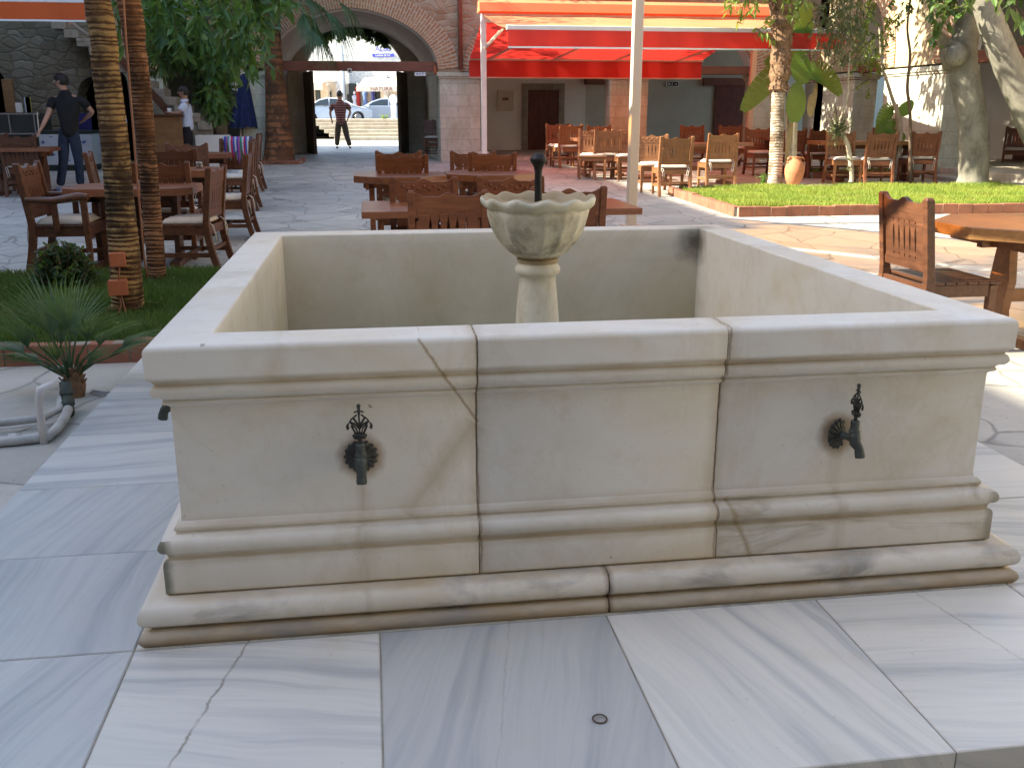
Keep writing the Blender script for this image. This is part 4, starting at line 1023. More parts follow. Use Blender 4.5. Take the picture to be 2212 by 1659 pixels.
# shaggy palm on the right lawn
base = G(1672, 408); Yp = base.y
P, Rr = path_px([(1672, 411, 34), (1674, 380, 29), (1678, 300, 27), (1680, 230, 26), (1683, 180, 26), (1688, 90, 28), (1692, -10, 30)], Yp); P[0].z = gz(Yp)+.09
P.append(P[-1]+Vector((.1, 0, 1.6))); Rr.append(Rr[-1])
sp_ = thing('shaggy_palm', 'palm with pale ringed lower trunk and brown fibre coat above, on the sunny lawn', 'palm tree', tuple(P[0])); trunk(P, Rr, sp_, 'palm_trunk_white', 90, 18, .03)
m = MB(); rn = random.Random(9)
PP, RRr = resample(P, Rr, 80)
coat = [(p-P[0], r) for p, r in zip(PP, RRr) if p.z > PP[0].z+1.55]
m.tube([p for p, r in coat], [r*(.9 if k == 0 else (1.2+.25*math.sin(k*1.3)*rn.random())+.28) for k, (p, r) in enumerate(coat)], 16)
for k in range(520):
    p, r = rn.choice(coat); a = rn.uniform(0, 2*PI); o_ = Vector((math.cos(a), math.sin(a), 0)); s_ = p+o_*r*1.35; L = rn.uniform(.05, .17)
    d = Vector((o_.x*.55+rn.gauss(0, .5), o_.y*.55+rn.gauss(0, .5), rn.uniform(-1.1, .5))).normalized(); t_ = Vector((-o_.y, o_.x, 0))*rn.uniform(.008, .022)
    m.quad(s_-t_, s_+t_, s_+d*L+t_*.3, s_+d*L-t_*.3)
m.build('fibre_coat', 'fibre_bark', sp_)
m = MB(); tt = P[-1]-P[0]
for k in range(16):
    a = 2*PI*k/16+rn.uniform(-.1, .1); frond_fan(m, tt+Vector((.45*math.cos(a), .45*math.sin(a), rn.uniform(-.1, .5))), (math.cos(a), math.sin(a), rn.uniform(-.3, .6)), .8, 22, 150, .4, rn)
m.build('crown', 'leaf_fan', sp_)
# banana plants
def blade(m, pts, w, tear=0.):
    n = len(pts)
    for k in range(n-1):
        p, q = Vector(pts[k]), Vector(pts[k+1]); t = (q-p).normalized(); s = t.cross(Vector((0, -1, .35)).normalized()).normalized()
        wa = w*math.sin(PI*(.06+.9*k/(n-1)))**.6; wb = w*math.sin(PI*(.06+.9*(k+1)/(n-1)))**.6
        fold = Vector((0, .0, -.35)); gq = (q-p)*tear
        m.quad(p, q-gq, q-gq+s*wb+fold*wb*.6, p+s*wa+fold*wa*.6); m.quad(p, p-s*wa+fold*wa*.6, q-gq-s*wb+fold*wb*.6, q-gq)
def arcpts(p0, p1, sag, n=14, end=None):
    p0, p1 = Vector(p0), Vector(p1); return [p0+(p1-p0)*(k/n)+Vector((0, 0, sag*math.sin(PI*k/n*1.0))) for k in range(n+1)]
Yb = 14.6
bp = G(1716, 396); bn = thing('banana_plant', 'banana plant with one long arching torn leaf behind the shaggy palm', 'banana plant', (onY(1712, 390, Yb).x, Yb, gz(Yb)+.05))
o_ = bn.location; m = MB(); q = lambda u, v, Y=Yb: onY(u, v, Y)-o_
m.tube([(0, 0, 0), q(1712, 330), q(1716, 260), q(1722, 200), q(1728, 150)], [.09, .075, .06, .045, .02], 12); m.tube([q(1722, 390), q(1702, 330), q(1700, 250), q(1706, 190)], [.05, .045, .035, .02], 10); m.build('stem', 'pale_bark', bn, True)
m = MB()
blade(m, [q(1735+k*5.8, 165-30*math.sin(PI*min(1, k/14*.92+.05))+k*2.2+(k/14)**3*12, Yb-.2) for k in range(15)], .20, .03)
blade(m, [q(1722, 160-k*0+k*4.2, Yb-.1) if False else q(1724+k*1.3, 110+k*6.5, Yb-.3) for k in range(12)], .20)
blade(m, [q(1722-k*.4, 178+k*7.2, Yb-.35) for k in range(13)], .19)
blade(m, [q(1702-k*8.2, 135+k*4.6+(k*k)*.35, Yb+.1) for k in range(13)], .20, .02)
blade(m, [q(1700-k*6, 120+k*2.2, Yb) for k in range(9)], .14)
blade(m, [q(1718+k*3, 140-k*15, Yb) for k in range(10)], .2)
m.build('leaves', 'leaf_banana', bn)
for pts_, w_ in (([q(1752-k*.4, 205+k*6, Yb-.1) for k in range(9)], .06), ([q(1764-k*1.2, 180+k*8, Yb) for k in range(10)], .045), ([q(1712-k*1.6, 250+k*11, Yb-.1) for k in range(11)], .045)):
    dm = MB(); blade(dm, pts_, w_); dm.build('dry_leaf', 'dry_leaf', bn)
bn = thing('banana_plant', 'young banana plant with broad leaves before the dark side doorway', 'banana plant', (onY(1936, 360, 15.3).x, 15.3, gz(15.3)+.05)); o_ = bn.location
m = MB(); q = lambda u, v, Y=15.3: onY(u, v, Y)-o_
m.tube([(0, 0, 0), q(1936, 300), q(1938, 240), q(1938, 225)], [.06, .05, .035, .02], 10); m.build('stem', 'pale_bark', bn, True)
m = MB(); blade(m, [q(1934-k*3.2, 232-2*k+k*k*.55, 15.2) for k in range(13)], .14); blade(m, [q(1940+k*3.6, 248-k*3.3, 15.2) for k in range(10)], .12); blade(m, [q(1934-k*3.6, 262+k*.4+k*k*.28, 15.1) for k in range(12)], .15); blade(m, [q(1936-k*4, 285+k*1.5, 15.1) for k in range(9)], .13); blade(m, [q(1940+k*2.2, 290+k*1.5, 15.1) for k in range(8)], .11)
m.build('leaves', 'leaf_banana', bn)
# olive tree with thin curved trunk
ob = G(1836, 404); Yo = ob.y; P, Rr = path_px([(1837, 410, 11), (1840, 380, 9), (1836, 340, 10), (1830, 310, 9), (1818, 288, 9), (1812, 272, 7), (1822, 240, 4), (1833, 200, 4), (1832, 170, 4), (1836, 120, 4), (1842, 60, 4)], Yo); P[0].z = gz(Yo)+.08
ol = thing('olive_tree', 'thin pale curved tree with grey green olive foliage and a leafy tuft halfway up', 'tree', tuple(P[0])); trunk(P, Rr, ol, 'pale_bark', 40, 8, .03)
m = MB(); tw_ = MB(); rn = random.Random(33); o_ = P[0]
for _ in range(190):
    u = rn.gauss(1822, 34); v = rn.gauss(55, 48)
    if v > 165 or u > 1890 or u < 1742: continue
    a = onY(u+rn.uniform(-8, 8), v-14, Yo+rn.uniform(-.5, .5))-o_; b = a+Vector((rn.gauss(0, .14), rn.gauss(0, .1), rn.uniform(-.30, -.05))); sprig(m, tw_, a, b, 26, .06, .017, rn, 1.0)
for _ in range(55):
    a = onY(1812+rn.gauss(0, 3), 288, Yo)-o_; b = onY(1808+rn.gauss(0, 15), 262+rn.gauss(0, 16), Yo+rn.uniform(-.15, .15))-o_; sprig(m, tw_, a, b, 20, .045, .019, rn, .8)
for _ in range(12):
    a = onY(1833, 345+rn.uniform(-12, 30), Yo)-o_; b = a+Vector((rn.gauss(0, .07), rn.gauss(0, .06), rn.uniform(-.02, .12))); sprig(m, tw_, a, b, 9, .035, .012, rn, .9)
m.build('foliage', 'leaf_olive', ol); tw_.build('twigs', 'brown_bark', ol, True)
P, Rr = path_px([(1945, 300, 10), (1940, 250, 9), (1928, 215, 7), (1914, 170, 6), (1905, 140, 5), (1900, 60, 4)], 15.0); P.insert(0, Vector((P[0].x, 15.0, gz(15)))); Rr.insert(0, Rr[0])
vt = thing('slender_tree', 'slender crooked pale stem leaning left before the arcade corner', 'tree', tuple(P[0])); trunk(P, Rr, vt, 'pale_bark', 30, 8, .03)
m = MB(); tw_ = MB(); rn = random.Random(44)
for _ in range(70):
    u = rn.gauss(1878, 22); v = rn.gauss(95, 42); a = onY(u, v-10, 15+rn.uniform(-.4, .4))-P[0]; b = a+Vector((rn.gauss(0, .12), rn.gauss(0, .1), rn.uniform(-.2, -.02))); sprig(m, tw_, a, b, 14, .075, .034, rn, .9)
m.build('foliage', 'leaf_yellow', vt); tw_.build('twigs', 'brown_bark', vt, True)
P, Rr = path_px([(1972, 350, 8), (1966, 250, 6), (1960, 190, 6), (1966, 120, 5), (1960, 60, 4), (1968, -10, 4)], 14.4); P[0].z = gz(14.4)
vn = thing('climbing_vine', 'thin bare vine stem hanging before the sunlit arcade pier', 'vine', tuple(P[0])); trunk(P, Rr, vn, 'brown_bark', 40, 6, .05, 'stem')
m = MB(); tw_ = MB()
for _ in range(12):
    u = rn.gauss(1962, 14); v = rn.uniform(-20, 60); a = onY(u, v-10, 14.4)-P[0]; sprig(m, tw_, a, a+Vector((rn.gauss(0, .12), 0, -.15)), 8, .10, .045, rn, .9)
m.build('foliage', 'leaf_magnolia', vn)
# thick grey tree
tb_ = G(2100, 408); Yr = tb_.y-.5
P, Rr = path_px([(2098, 408, 66), (2102, 385, 55), (2104, 320, 55), (2098, 240, 52), (2084, 170, 54), (2078, 120, 54), (2088, 70, 48), (2096, 10, 46), (2100, -60, 44)], Yr); P[0].z = gz(Yr)+.05
P.append(P[-1]+Vector((.2, .1, 1.3))); Rr.append(.12)
bt = thing('grey_tree', 'thick grey tree trunk with a knotted scar on the right lawn', 'tree', tuple(P[0])); trunk(P, Rr, bt, 'grey_bark', 60, 24, 0, lump=.02)
m = MB(); o_ = P[0]; q = lambda u, v, Y=Yr: onY(u, v, Y)-o_
m.tube([q(2066, 130), q(2050, 108), q(2040, 92), q(2030, 75, Yr-.2)], [.24, .17, .10, .05], 14); m.ball(q(2066, 118, Yr-.2), .19, 10)
m.tube([q(2120, 30), q(2090, 60), q(2050, 100)], [.13, .1, .06], 10); m.build('branch', 'grey_bark', bt, True)
m = MB(); tw_ = MB(); rn = random.Random(55)
for _ in range(70):
    u = rn.uniform(2000, 2230); v = rn.uniform(-120, 15) if u < 2120 else rn.uniform(-140, -10); a = q(u, v, Yr+rn.uniform(-1, 1.3)); sprig(m, tw_, a, a+Vector((rn.gauss(0, .2), rn.gauss(0, .2), rn.uniform(-.3, 0))), 8, .17, .075, rn, 1.)
for u, v in ((2018, 70), (2030, 62), (2012, 95), (2040, 50), (2035, 15), (2010, 30)): a = q(u, v-15, Yr-.3); sprig(m, tw_, a, a+Vector((rn.gauss(0, .1), 0, -.18)), 6, .17, .09, rn, 1.)
cl = [((rn.uniform(-2.2, 2.6), rn.uniform(-2.2, 2.2), rn.uniform(4.0, 6.2)), rn.uniform(.6, .9)) for _ in range(20)]
crown(m, cl, 75, .17, .08, rn); m.build('foliage', 'leaf_magnolia', bt); tw_.build('twigs', 'brown_bark', bt, True)
# leaning tree at the right edge
Yl = 12.2
P, Rr = path_px([(2262, 330, 60), (2225, 250, 58), (2195, 180, 54), (2160, 100, 50), (2138, 40, 46), (2125, -20, 42)], Yl); b0 = P[0]+Vector((.45, 0, 0)); b0.z = gz(Yl)+.05; P.insert(0, b0); Rr.insert(0, Rr[0]*1.2)
P.append(P[-1]+Vector((-.2, 0, 1.2))); Rr.append(.09)
lt2 = thing('leaning_tree', 'grey brown tree trunk leaning in from the right edge behind the thick tree', 'tree', tuple(P[0])); trunk(P, Rr, lt2, 'grey_bark', 50, 18, 0, lump=.02)
m = MB(); tw_ = MB(); o_ = P[0]
for u, v, L in ((2150, 20, .20), (2178, 30, .24), (2195, 45, .24), (2170, 0, .22), (2200, -10, .24), (2140, 5, .2), (2207, 60, .22)):
    a = onY(u, v-25, 10.6)-o_; sprig(m, tw_, a, a+Vector((.05, 0, -.10)), 3, L, L*.38, rn, .7)
for u, v in ((2160, 80), (2175, 95), (2168, 110), (2188, 90), (2180, 112)): a = onY(u, v-8, 12.6)-o_; sprig(m, tw_, a, a+Vector((.03, 0, -.10)), 7, .085, .045, rn, .9)
cl = [((rn.uniform(-3.0, 1.5), rn.uniform(-2.0, 2.0), rn.uniform(4.4, 6.4)), rn.uniform(.6, .9)) for _ in range(14)]
crown(m, cl, 70, .18, .08, rn); m.build('foliage', 'leaf_magnolia', lt2); tw_.build('twigs', 'brown_bark', lt2, True)
# broad yellow green leaves above the awning's right end
rt = thing('broadleaf_tree', 'tree with bright yellow green leaves hanging over the right end of the awning', 'tree', (7.0, 14.0, gz(14.0)))
m = MB(); tw_ = MB(); o_ = rt.location; rn = random.Random(66)
P = [Vector((.6, .6, 0)), Vector((.55, .5, 2.0)), Vector((.2, .2, 3.4)), Vector((-.2, -.2, 4.6))]
for k in range(58):
    u = rn.uniform(1575, 1745); v = rn.uniform(-60, 30+(u > 1600)*30+(u > 1630)*(u < 1665)*30); a = onY(u, v-18, 13.4+rn.uniform(-.5, .8))-o_; sprig(m, tw_, a, a+Vector((rn.gauss(0, .12), rn.gauss(0, .1), rn.uniform(-.22, -.05))), 7, .15, .05, rn, 1.)
cl = [((rn.uniform(-2.0, 1.2), rn.uniform(4.7, 6.8), rn.uniform(4.9, 6.6)), rn.uniform(.6, .85)) for _ in range(34)]+[((rn.uniform(-1.2, 1.6), rn.choice((rn.uniform(4.4, 6.8), rn.uniform(-1.6, 2.4), rn.uniform(1.2, 2.5))), rn.uniform(5.0, 8.8)), rn.uniform(.6, .9)) for _ in range(64)]+[((rn.uniform(-3.2, -.6), rn.uniform(-1.5, .5), rn.uniform(4.6, 5.3)), rn.uniform(.45, .6)) for _ in range(16)]+[((rn.uniform(-2.2, 1.0), rn.uniform(-1.6, .6), rn.uniform(4.7, 6.0)), rn.uniform(.5, .7)) for _ in range(16)]  # unseen upper clumps added to shade the side arcade and grey trunk
crown(m, cl, 130, .21, .095, rn); m.build('foliage', 'leaf_yellow', rt); tw_.tube([Vector((.95, .45, 0)), Vector((.9, .4, 2.0)), Vector((.5, .3, 3.4)), Vector((0, 0, 4.6))], [.05, .045, .04, .03], 8); tw_.build('branches', 'brown_bark', rt, True)
# flowering bush
bb = G(132, 655); fb = thing('flowering_bush', 'round dark green bush with small red flowers on the left lawn', 'bush', (bb.x, bb.y+.15, gz(bb.y)+.08)); m = MB(); m2 = MB(); rn = random.Random(77)
for _ in range(95):
    a = rdir(rn); a.z = abs(a.z); e = Vector((a.x*.25, a.y*.23, .06+a.z*.33)); sprig(m, m2, Vector((a.x*.05, a.y*.05, .02)), e, 26, .055, .030, rn, 1.1)
m.build('foliage', 'leaf_dark', fb); m2.build('stems', 'brown_bark', fb, True); m = MB()
for u, v in ((122, 543), (103, 553), (110, 560), (97, 548), (127, 552)):
    c = onY(u, v, fb.location.y)-fb.location
    for _ in range(26): leaf(m, c+rdir(rn)*.008, rdir(rn, .4), rdir(rn), .022, .014)
m.build('flowers', 'flower_red', fb)
# dwarf fan palm at the kerb
yb = G(158, 862); yc = thing('dwarf_fan_palm', 'small fan palm with grey green spiky leaves and orange brown stub at the left kerb', 'palm tree', (yb.x, yb.y+.05, -.07)); m = MB(); m2 = MB(); rn = random.Random(88); Yy = yb.y+.05; o_ = yc.location
crown_c = onY(152, 820, Yy)-o_
for u, v, du, dv, sz in ((60, 740, -60, -60, .36), (110, 715, -30, -80, .38), (165, 715, 10, -80, .36), (215, 735, 60, -45, .34), (90, 775, -60, -10, .32), (235, 760, 80, -28, .30), (150, 700, 0, -90, .34), (30, 760, -50, 0, .25), (190, 775, 30, -20, .24), (120, 770, -10, -30, .25), (85, 735, -50, -50, .36), (140, 710, -10, -85, .38), (190, 722, 35, -65, .34), (50, 752, -80, -20, .33), (260, 750, 70, -40, .3), (130, 730, -25, -70, .36)):
    c = onY(u, v+12, Yy+rn.uniform(-.12, .12))-o_; e = onY(u+du, v+12+dv, Yy+rn.uniform(-.2, .1))-o_
    m2.tube([crown_c, (crown_c+c)/2+Vector((0, 0, .02)), c], [.008, .006, .004], 5); frond_fan(m, c, (e-c), sz*1.1, 20, 84, .06, rn, .020)
m.build('leaves', 'leaf_fan', yc); m2.build('leaf_stalk', 'leaf_fan', yc)
mb = MB(); mb.tube([(0, 0, 0), (.01, 0, .06), (.0, 0, .12), tuple(crown_c)], [.045, .05, .04, .03], 12)
for k in range(26): a = rn.uniform(0, 2*PI); z = rn.uniform(.03, .15); c = Vector((.04*math.cos(a), .04*math.sin(a), z)); mb.bar(c, c+Vector((.03*math.cos(a), .03*math.sin(a), .05)), .018, .006)
mb.build('stub', 'fibre_bark', yc)
# PVC pipes
m = MB(); pp = [G(u, v) for u, v in ((-30, 968), (40, 962), (105, 955))]; m.tube([p+Vector((0, 0, .025)) for p in pp]+[G(125, 938)+Vector((0, 0, .03)), G(140, 920)+Vector((0, 0, .035)), G(150, 905)+Vector((0, 0, .05))], .023, 12)
m.lathe([(.029, -.025), (.029, .025)], 14, G(35, 960)+Vector((0, 0, .024)), Matrix.Rotation(PI/2, 4, 'Y'))
pt = thing('water_pipe', 'grey plastic water pipe lying on the ground at the left edge with a white riser', 'pipe', (0, 0, 0)); m.tube([G(u, v)+Vector((0, 0, .05)) for u, v in ((-40, 940), (30, 932), (90, 925), (130, 905))]+[G(140, 888)+Vector((0, 0, .09))], .02, 10); m.build('pipe', 'pvc_grey', pt, True)
m = MB(); b0 = G(95, 958); m.tube([b0+Vector((0, 0, 0)), onY(88, 900, b0.y), onY(84, 862, b0.y), onY(88, 842, b0.y), onY(106, 834, b0.y+.02), onY(120, 830, b0.y+.05)], [.017, .017, .017, .023, .018, .024], 12); m.build('riser', 'pvc_white', pt, True)
m = MB(); b0 = G(150, 905); m.tube([b0+Vector((0, 0, .03)), onY(146, 880, b0.y+.05), onY(144, 850, b0.y+.1), onY(140, 825, b0.y+.12)], [.028, .03, .026, .03], 14); m.lathe([(.034, -.012), (.034, .012)], 16, onY(146, 870, b0.y+.06)); m.lathe([(.034, -.01), (.034, .01)], 16, onY(144, 848, b0.y+.1)); m.build('valve', 'green_rubber', pt, True)
cb = MB().tube([G(u, v)+Vector((0, 0, .012)) for u, v in ((200, 848), (230, 852), (262, 850), (290, 838))]+[onY(312, 812, 2.9), onY(330, 792, 3.35), onY(340, 770, 3.7)], .006, 6)
cb.tube([G(u, v)+Vector((0, 0, .012)) for u, v in ((195, 852), (235, 857), (272, 852), (296, 838))]+[onY(316, 815, 2.9), onY(334, 794, 3.35)], .005, 6)
tag(cb.build('cable', 'grey_cable', None, True), 'pair of grey cables on the ground between the small fan palm and the marble paving', 'cable')
# clay jug
jb_ = G(1714, 412); jug = thing('clay_jug', 'tall terracotta jug with two handles standing on the sunny lawn', 'jug', (jb_.x, jb_.y+.05, gz(jb_.y)+.085)); jug.rotation_euler = (0, .06, 0)
m = MB().lathe([(.07, 0), (.10, .02), (.14, .10), (.165, .20), (.17, .28), (.15, .36), (.11, .41), (.085, .43), (.075, .455), (.09, .475), (.095, .485), (.075, .485), (.06, .45), (.06, .40), (.02, .3)], 32); m.build('jug_body', 'terracotta', jug, True)
for s in (-1, 1): MB().tube([(s*.08, 0, .455), (s*.12, 0, .475), (s*.15, 0, .45), (s*.155, 0, .40), (s*.14, 0, .36)], .014, 8).build('handle', 'terracotta', jug, True)
sb = G(1648, 412); sh = thing('small_plant', 'little light green shrub on the lawn left of the shaggy palm', 'plant', (sb.x, sb.y, gz(sb.y)+.08)); m = MB(); m2 = MB()
for _ in range(14): e = Vector((rn.gauss(0, .06), rn.gauss(0, .05), rn.uniform(.12, .26))); sprig(m, m2, (0, 0, 0), e, 12, .045, .018, rn, .9)
m.build('foliage', 'leaf_fresh', sh)

# ================================================================ BUILDINGS
def arch_curve(xa, xb, zs, zc, n=28, pt=.10):
    out = []; c = (xa+xb)/2; a = (xb-xa)/2
    for k in range(n+1):
        th = PI*(1-k/n); t = math.cos(th); out.append((c+a*t, zs+(zc-zs)*((1-pt)*math.sin(th)+pt*(1-abs(t)))))
    return out
def arcade(root, ops, x0, x1, zb, zt, th, wall_mat, soff_mat='white_plaster', ring_mat='brick_arch'):
    """ops: list of (xa, xb, zspring, zcrown, ring) sorted; wall above the spring, piers made apart"""
    m = MB(); xs = x0
    for (xa, xb, zs, zc, ring) in ops:
        cv = arch_curve(xa, xb, zs, zc); so = MB()
        m.box(xs, xa, 0, th, zs, zt)
        for (p, q) in zip(cv, cv[1:]):
            m.quad((p[0], 0, p[1]), (q[0], 0, q[1]), (q[0], 0, zt), (p[0], 0, zt)); m.quad((q[0], th, q[1]), (p[0], th, p[1]), (p[0], th, zt), (q[0], th, zt))
            so.quad((p[0], .002, p[1]), (p[0], th-.002, p[1]), (q[0], th-.002, q[1]), (q[0], .002, q[1]))
        so.build('arch_soffit', soff_mat, root)
        if ring:
            r = MB(); r.uv = []; s = 0; n = len(cv)-1; c = (xa+xb)/2
            def outp(k):
                p = cv[k]; a = cv[max(k-1, 0)]; b = cv[min(k+1, n)]; dx, dz = b[0]-a[0], b[1]-a[1]; L = math.hypot(dx, dz); return (p[0]-dz/L*ring, p[1]+dx/L*ring)
            mn, mx = ring_lim(ops, xa, xb, x0, x1)
            for k in range(n):
                p, q = cv[k], cv[k+1]; P_, Q_ = outp(k), outp(k+1); P_ = (min(max(P_[0], mn), mx), P_[1]); Q_ = (min(max(Q_[0], mn), mx), Q_[1]); d = math.hypot(q[0]-p[0], q[1]-p[1])
                r.quad((p[0], -.03, p[1]), (q[0], -.03, q[1]), (Q_[0], -.03, Q_[1]), (P_[0], -.03, P_[1])); r.uv += [(0, s), (0, s+d), (ring, s+d), (ring, s)]
                r.quad((p[0], -.03, p[1]), (p[0], .12, p[1]-.004), (q[0], .12, q[1]-.004), (q[0], -.03, q[1])); r.uv += [(0, s), (.15, s), (.15, s+d), (0, s+d)]
                r.quad((P_[0], -.03, P_[1]), (Q_[0], -.03, Q_[1]), (Q_[0], .0, Q_[1]), (P_[0], .0, P_[1])); r.uv += [(0, s), (0, s+d), (.03, s+d), (.03, s)]
                s += d
            r.build('arch_ring', ring_mat, root)
        xs = xb
    m.box(xs, x1, 0, th, min(o[2] for o in ops), zt)
    m.build('wall', wall_mat, root)
def ring_lim(ops, xa, xb, x0, x1):
    l = [o[1] for o in ops if o[1] < xa-.01]; r = [o[0] for o in ops if o[0] > xb+.01]
    return ((max(l)+xa)/2+.004 if l and xa-max(l) < 1.3 else x0-9), ((min(r)+xb)/2-.004 if r and min(r)-xb < 1.3 else x1+9)
def pier(root, xa, xb, z0, zs, th, mat='pale_ashlar', cap=.15):
    o = MB().box(xa+.03, xb-.03, .03, th-.03, z0, zs-cap).build('pier', mat, root, bevel=.015)
    m = MB(); m.box(xa-.03, xb+.03, -.04, th+.04, zs-cap+.05, zs-.002); m.box(xa, xb, -.005, th+.005, zs-cap+.002, zs-cap+.05); m.build('impost', mat, root, bevel=.012)

YF = 21.5; TH = .65; SP_ = 2.36
ab = thing('arcade_building', 'old stone and brick arcade with the big gate arch across the yard', 'building', (0, YF, 0))
X = lambda u, v=168: onY(u, v, YF).x
gL, gR = X(577, 150), X(946, 150); p1r = X(1040); b2r, p2l, p2r = X(1309), X(1318), X(1404, 175); b3r = X(1628, 160)
p0l = X(512, 160); b0l = X(352, 160); XE = b0l-.85; XW = 11.9
ops = [(b0l, p0l, SP_, 3.5, .5), (gL, gR, 2.42, onY(752, 17, YF).z, .5), (p1r, p2l, SP_, 3.52, .47), (p2r, b3r, SP_, 3.52, .47), (b3r+.95, XW-.12, SP_, 3.3, .4)]
arcade(ab, ops, XE-.1, XW+.02, 0, 6.2, TH, 'pink_rubble')
for xa, xb in ((XE, b0l), (p0l, gL), (gR, p1r), (p2l, p2r), (b3r, b3r+.95)): pier(ab, xa, xb, .2, SP_, TH)
for k, (xa, xb) in enumerate(((gL, gR), (b0l, p0l), (p1r, p2l), (p2r, b3r), (b3r+.95, XW-.12))):
    z = 2.40 if k == 0 else 2.37
    if k == 0: MB().box(xa-.05, xb+.05, .10, .30, z-.02, z+.20).build('tie_beam', 'beam_wood', ab, bevel=.01)
    else: MB().box(xa-.04, xb+.04, .12, .36, z-.02, z+.18).build('tie_beam', 'beam_wood', ab, bevel=.01)
MB().tube([(X(993, 60), -.09, 6.1), (X(993, 60), -.09, 2.42)], .055, 12).build('drainpipe', 'pipe_paint', ab, True)
# raised arcade floor, back wall, ceiling
ZA = .36; m = MB()
m.box(gR+.05, XW+3.5, .12, 5, 0, ZA); m.box(XE, gL-.05, .12, 5, 0, ZA); m.build('arcade_floor', 'step_stone', ab, bevel=.01)
MB().box(XE-.1, XW+4, .66, 6.0, 4.05, 4.3).build('ceiling', 'grey_plaster', ab)
MB().box(XE-.15, XW+4.1, -.14, 6.1, 6.2, 6.4).build('roof', 'grey_plaster', ab)
m = MB(); m.box(gR+.3, (p2r+p2l)/2, 5.0, 5.3, .2, 4.1); m.build('back_wall', 'white_plaster', ab)
m = MB(); m.box((p2r+p2l)/2+.001, XW+4, 5.0, 5.3, .2, 4.1); m.build('back_wall', 'grey_plaster', ab)
m = MB(); m.box(XE-.1, gL-.3, 5.0, 5.3, .2, 4.1); m.box(XE-.1, XE, .66, 5, .2, 4.1); m.build('back_wall', 'grey_plaster', ab)
# passage behind the gate arch
PY = 6.0
for a_, b_ in ((gL-.3, gL-.02), (gR+.02, gR+.3)): MB().box(a_, b_, TH+.02, PY, .1, 2.42).build('passage_wall', 'step_stone', ab)
MB().box(gR-.02, gR+.3, TH-.62, TH+.9, ZA, 2.2).build('passage_jamb', 'white_plaster', ab) if False else None
m = MB(); cv = arch_curve(gL, gR, 2.42, onY(752, 17, YF).z+.05, 28)
for p, q in zip(cv, cv[1:]): m.quad((p[0], TH-.01, p[1]), (p[0], PY, p[1]), (q[0], PY, q[1]), (q[0], TH-.01, q[1]))
m.build('passage_vault', 'dusky_plaster', ab)
X2 = lambda u, v=140: onY(u, v, YF+PY).x; oL, oR = X2(660), X2(872)
root2 = bpy.data.objects.new('outer_gate', None); col.objects.link(root2); root2.parent = ab; root2.location = (0, PY, 0)
cv = arch_curve(oL, oR, 2.55, onY(752, 58, YF+PY).z); m = MB(); th2 = .5
m.box(gL-.35, oL, 0, th2, .1, 6.2); m.box(oR, gR+.35, 0, th2, .1, 6.2)
for p, q in zip(cv, cv[1:]): m.quad((p[0], 0, p[1]), (q[0], 0, q[1]), (q[0], 0, 6.2), (p[0], 0, 6.2)); m.quad((q[0], th2, q[1]), (p[0], th2, p[1]), (p[0], th2, 6.2), (q[0], th2, 6.2)); m.quad((p[0], 0, p[1]), (p[0], th2, p[1]), (q[0], th2, q[1]), (q[0], 0, q[1]))
m.build('gate_wall', 'step_stone', root2)
hv = thing('hanging_ivy', 'dark ragged ivy hanging from the top of the outer gate arch', 'ivy', (0, YF+PY-.15, 0)); mi = MB(); mt_ = MB(); rv = random.Random(12)
for _ in range(120):
    u = rv.uniform(690, 838); top_v = 58+((u-752)/95.)**2*42; a = onY(u, top_v-6, YF+PY-.15); b_ = onY(u+rv.uniform(-6, 6), min(top_v+rv.uniform(10, 26), max(98+rv.uniform(-8, 3), top_v+8)), YF+PY-.15+rv.uniform(-.15, .1)); o9 = Vector((0, YF+PY-.15, 0)); sprig(mi, mt_, a-o9, b_-o9, 9, .13, .09, rv, 1.1)
mi.build('foliage', 'leaf_dark', hv); mt_.build('stems', 'brown_bark', hv, True)
for s, x in ((-1, oL), (1, oR)): MB().bar((x+s*.05, -.02, 1.42), (x-s*.22, -1.1, 1.42), .09, 2.3).build('gate_leaf', 'gate_wood', root2, bevel=.01)
for a_, b_ in ((-60, gL-.36), (gR+.36, XW+30)): MB().box(a_, b_, 5.35, 6.0, 0, 6.2).build('outer_wall', 'grey_plaster', ab)
# door in the second bay
YB = YF+5.0
dl, dr_ = onY(1140, 250, YB).x, onY(1206, 250, YB).x; dz0, dz1 = ZA, onY(1170, 195, YB).z
dm = bpy.data.objects.new('wooden_door', None); col.objects.link(dm); dm.parent = ab; dm.location = (0, 5.0, 0); dm['label'] = 'small dark red panelled door in a stone frame'
m = MB(); f = .18; m.box(dl-f, dl, -.06, .0, dz0, dz1+f); m.box(dr_, dr_+f, -.06, .0, dz0, dz1+f); m.box(dl, dr_, -.06, .0, dz1, dz1+f); m.build('door_frame', 'dark_ashlar', dm, bevel=.008)
m = MB(); m.box(dl, dr_, -.025, -.002, dz0, dz1); w_ = (dr_-dl)
for i in range(3):
    for j in range(5): x = dl+.05+i*(w_-.06)/3; z = dz0+.06+j*(dz1-dz0-.08)/5; m.box(x, x+(w_-.06)/3-.05, -.04, -.024, z, z+(dz1-dz0-.08)/5-.05)
m.build('door_panel', 'door_wood', dm, bevel=.004)
p = onY(1198, 265, YB); tag(MB().box(p.x-.02, p.x+.33, YB-.35, YB-.07, ZA, ZA+.75).build('metal_box', 'grey_plaster', None, bevel=.01), 'low grey box standing beside the panelled door', 'box')
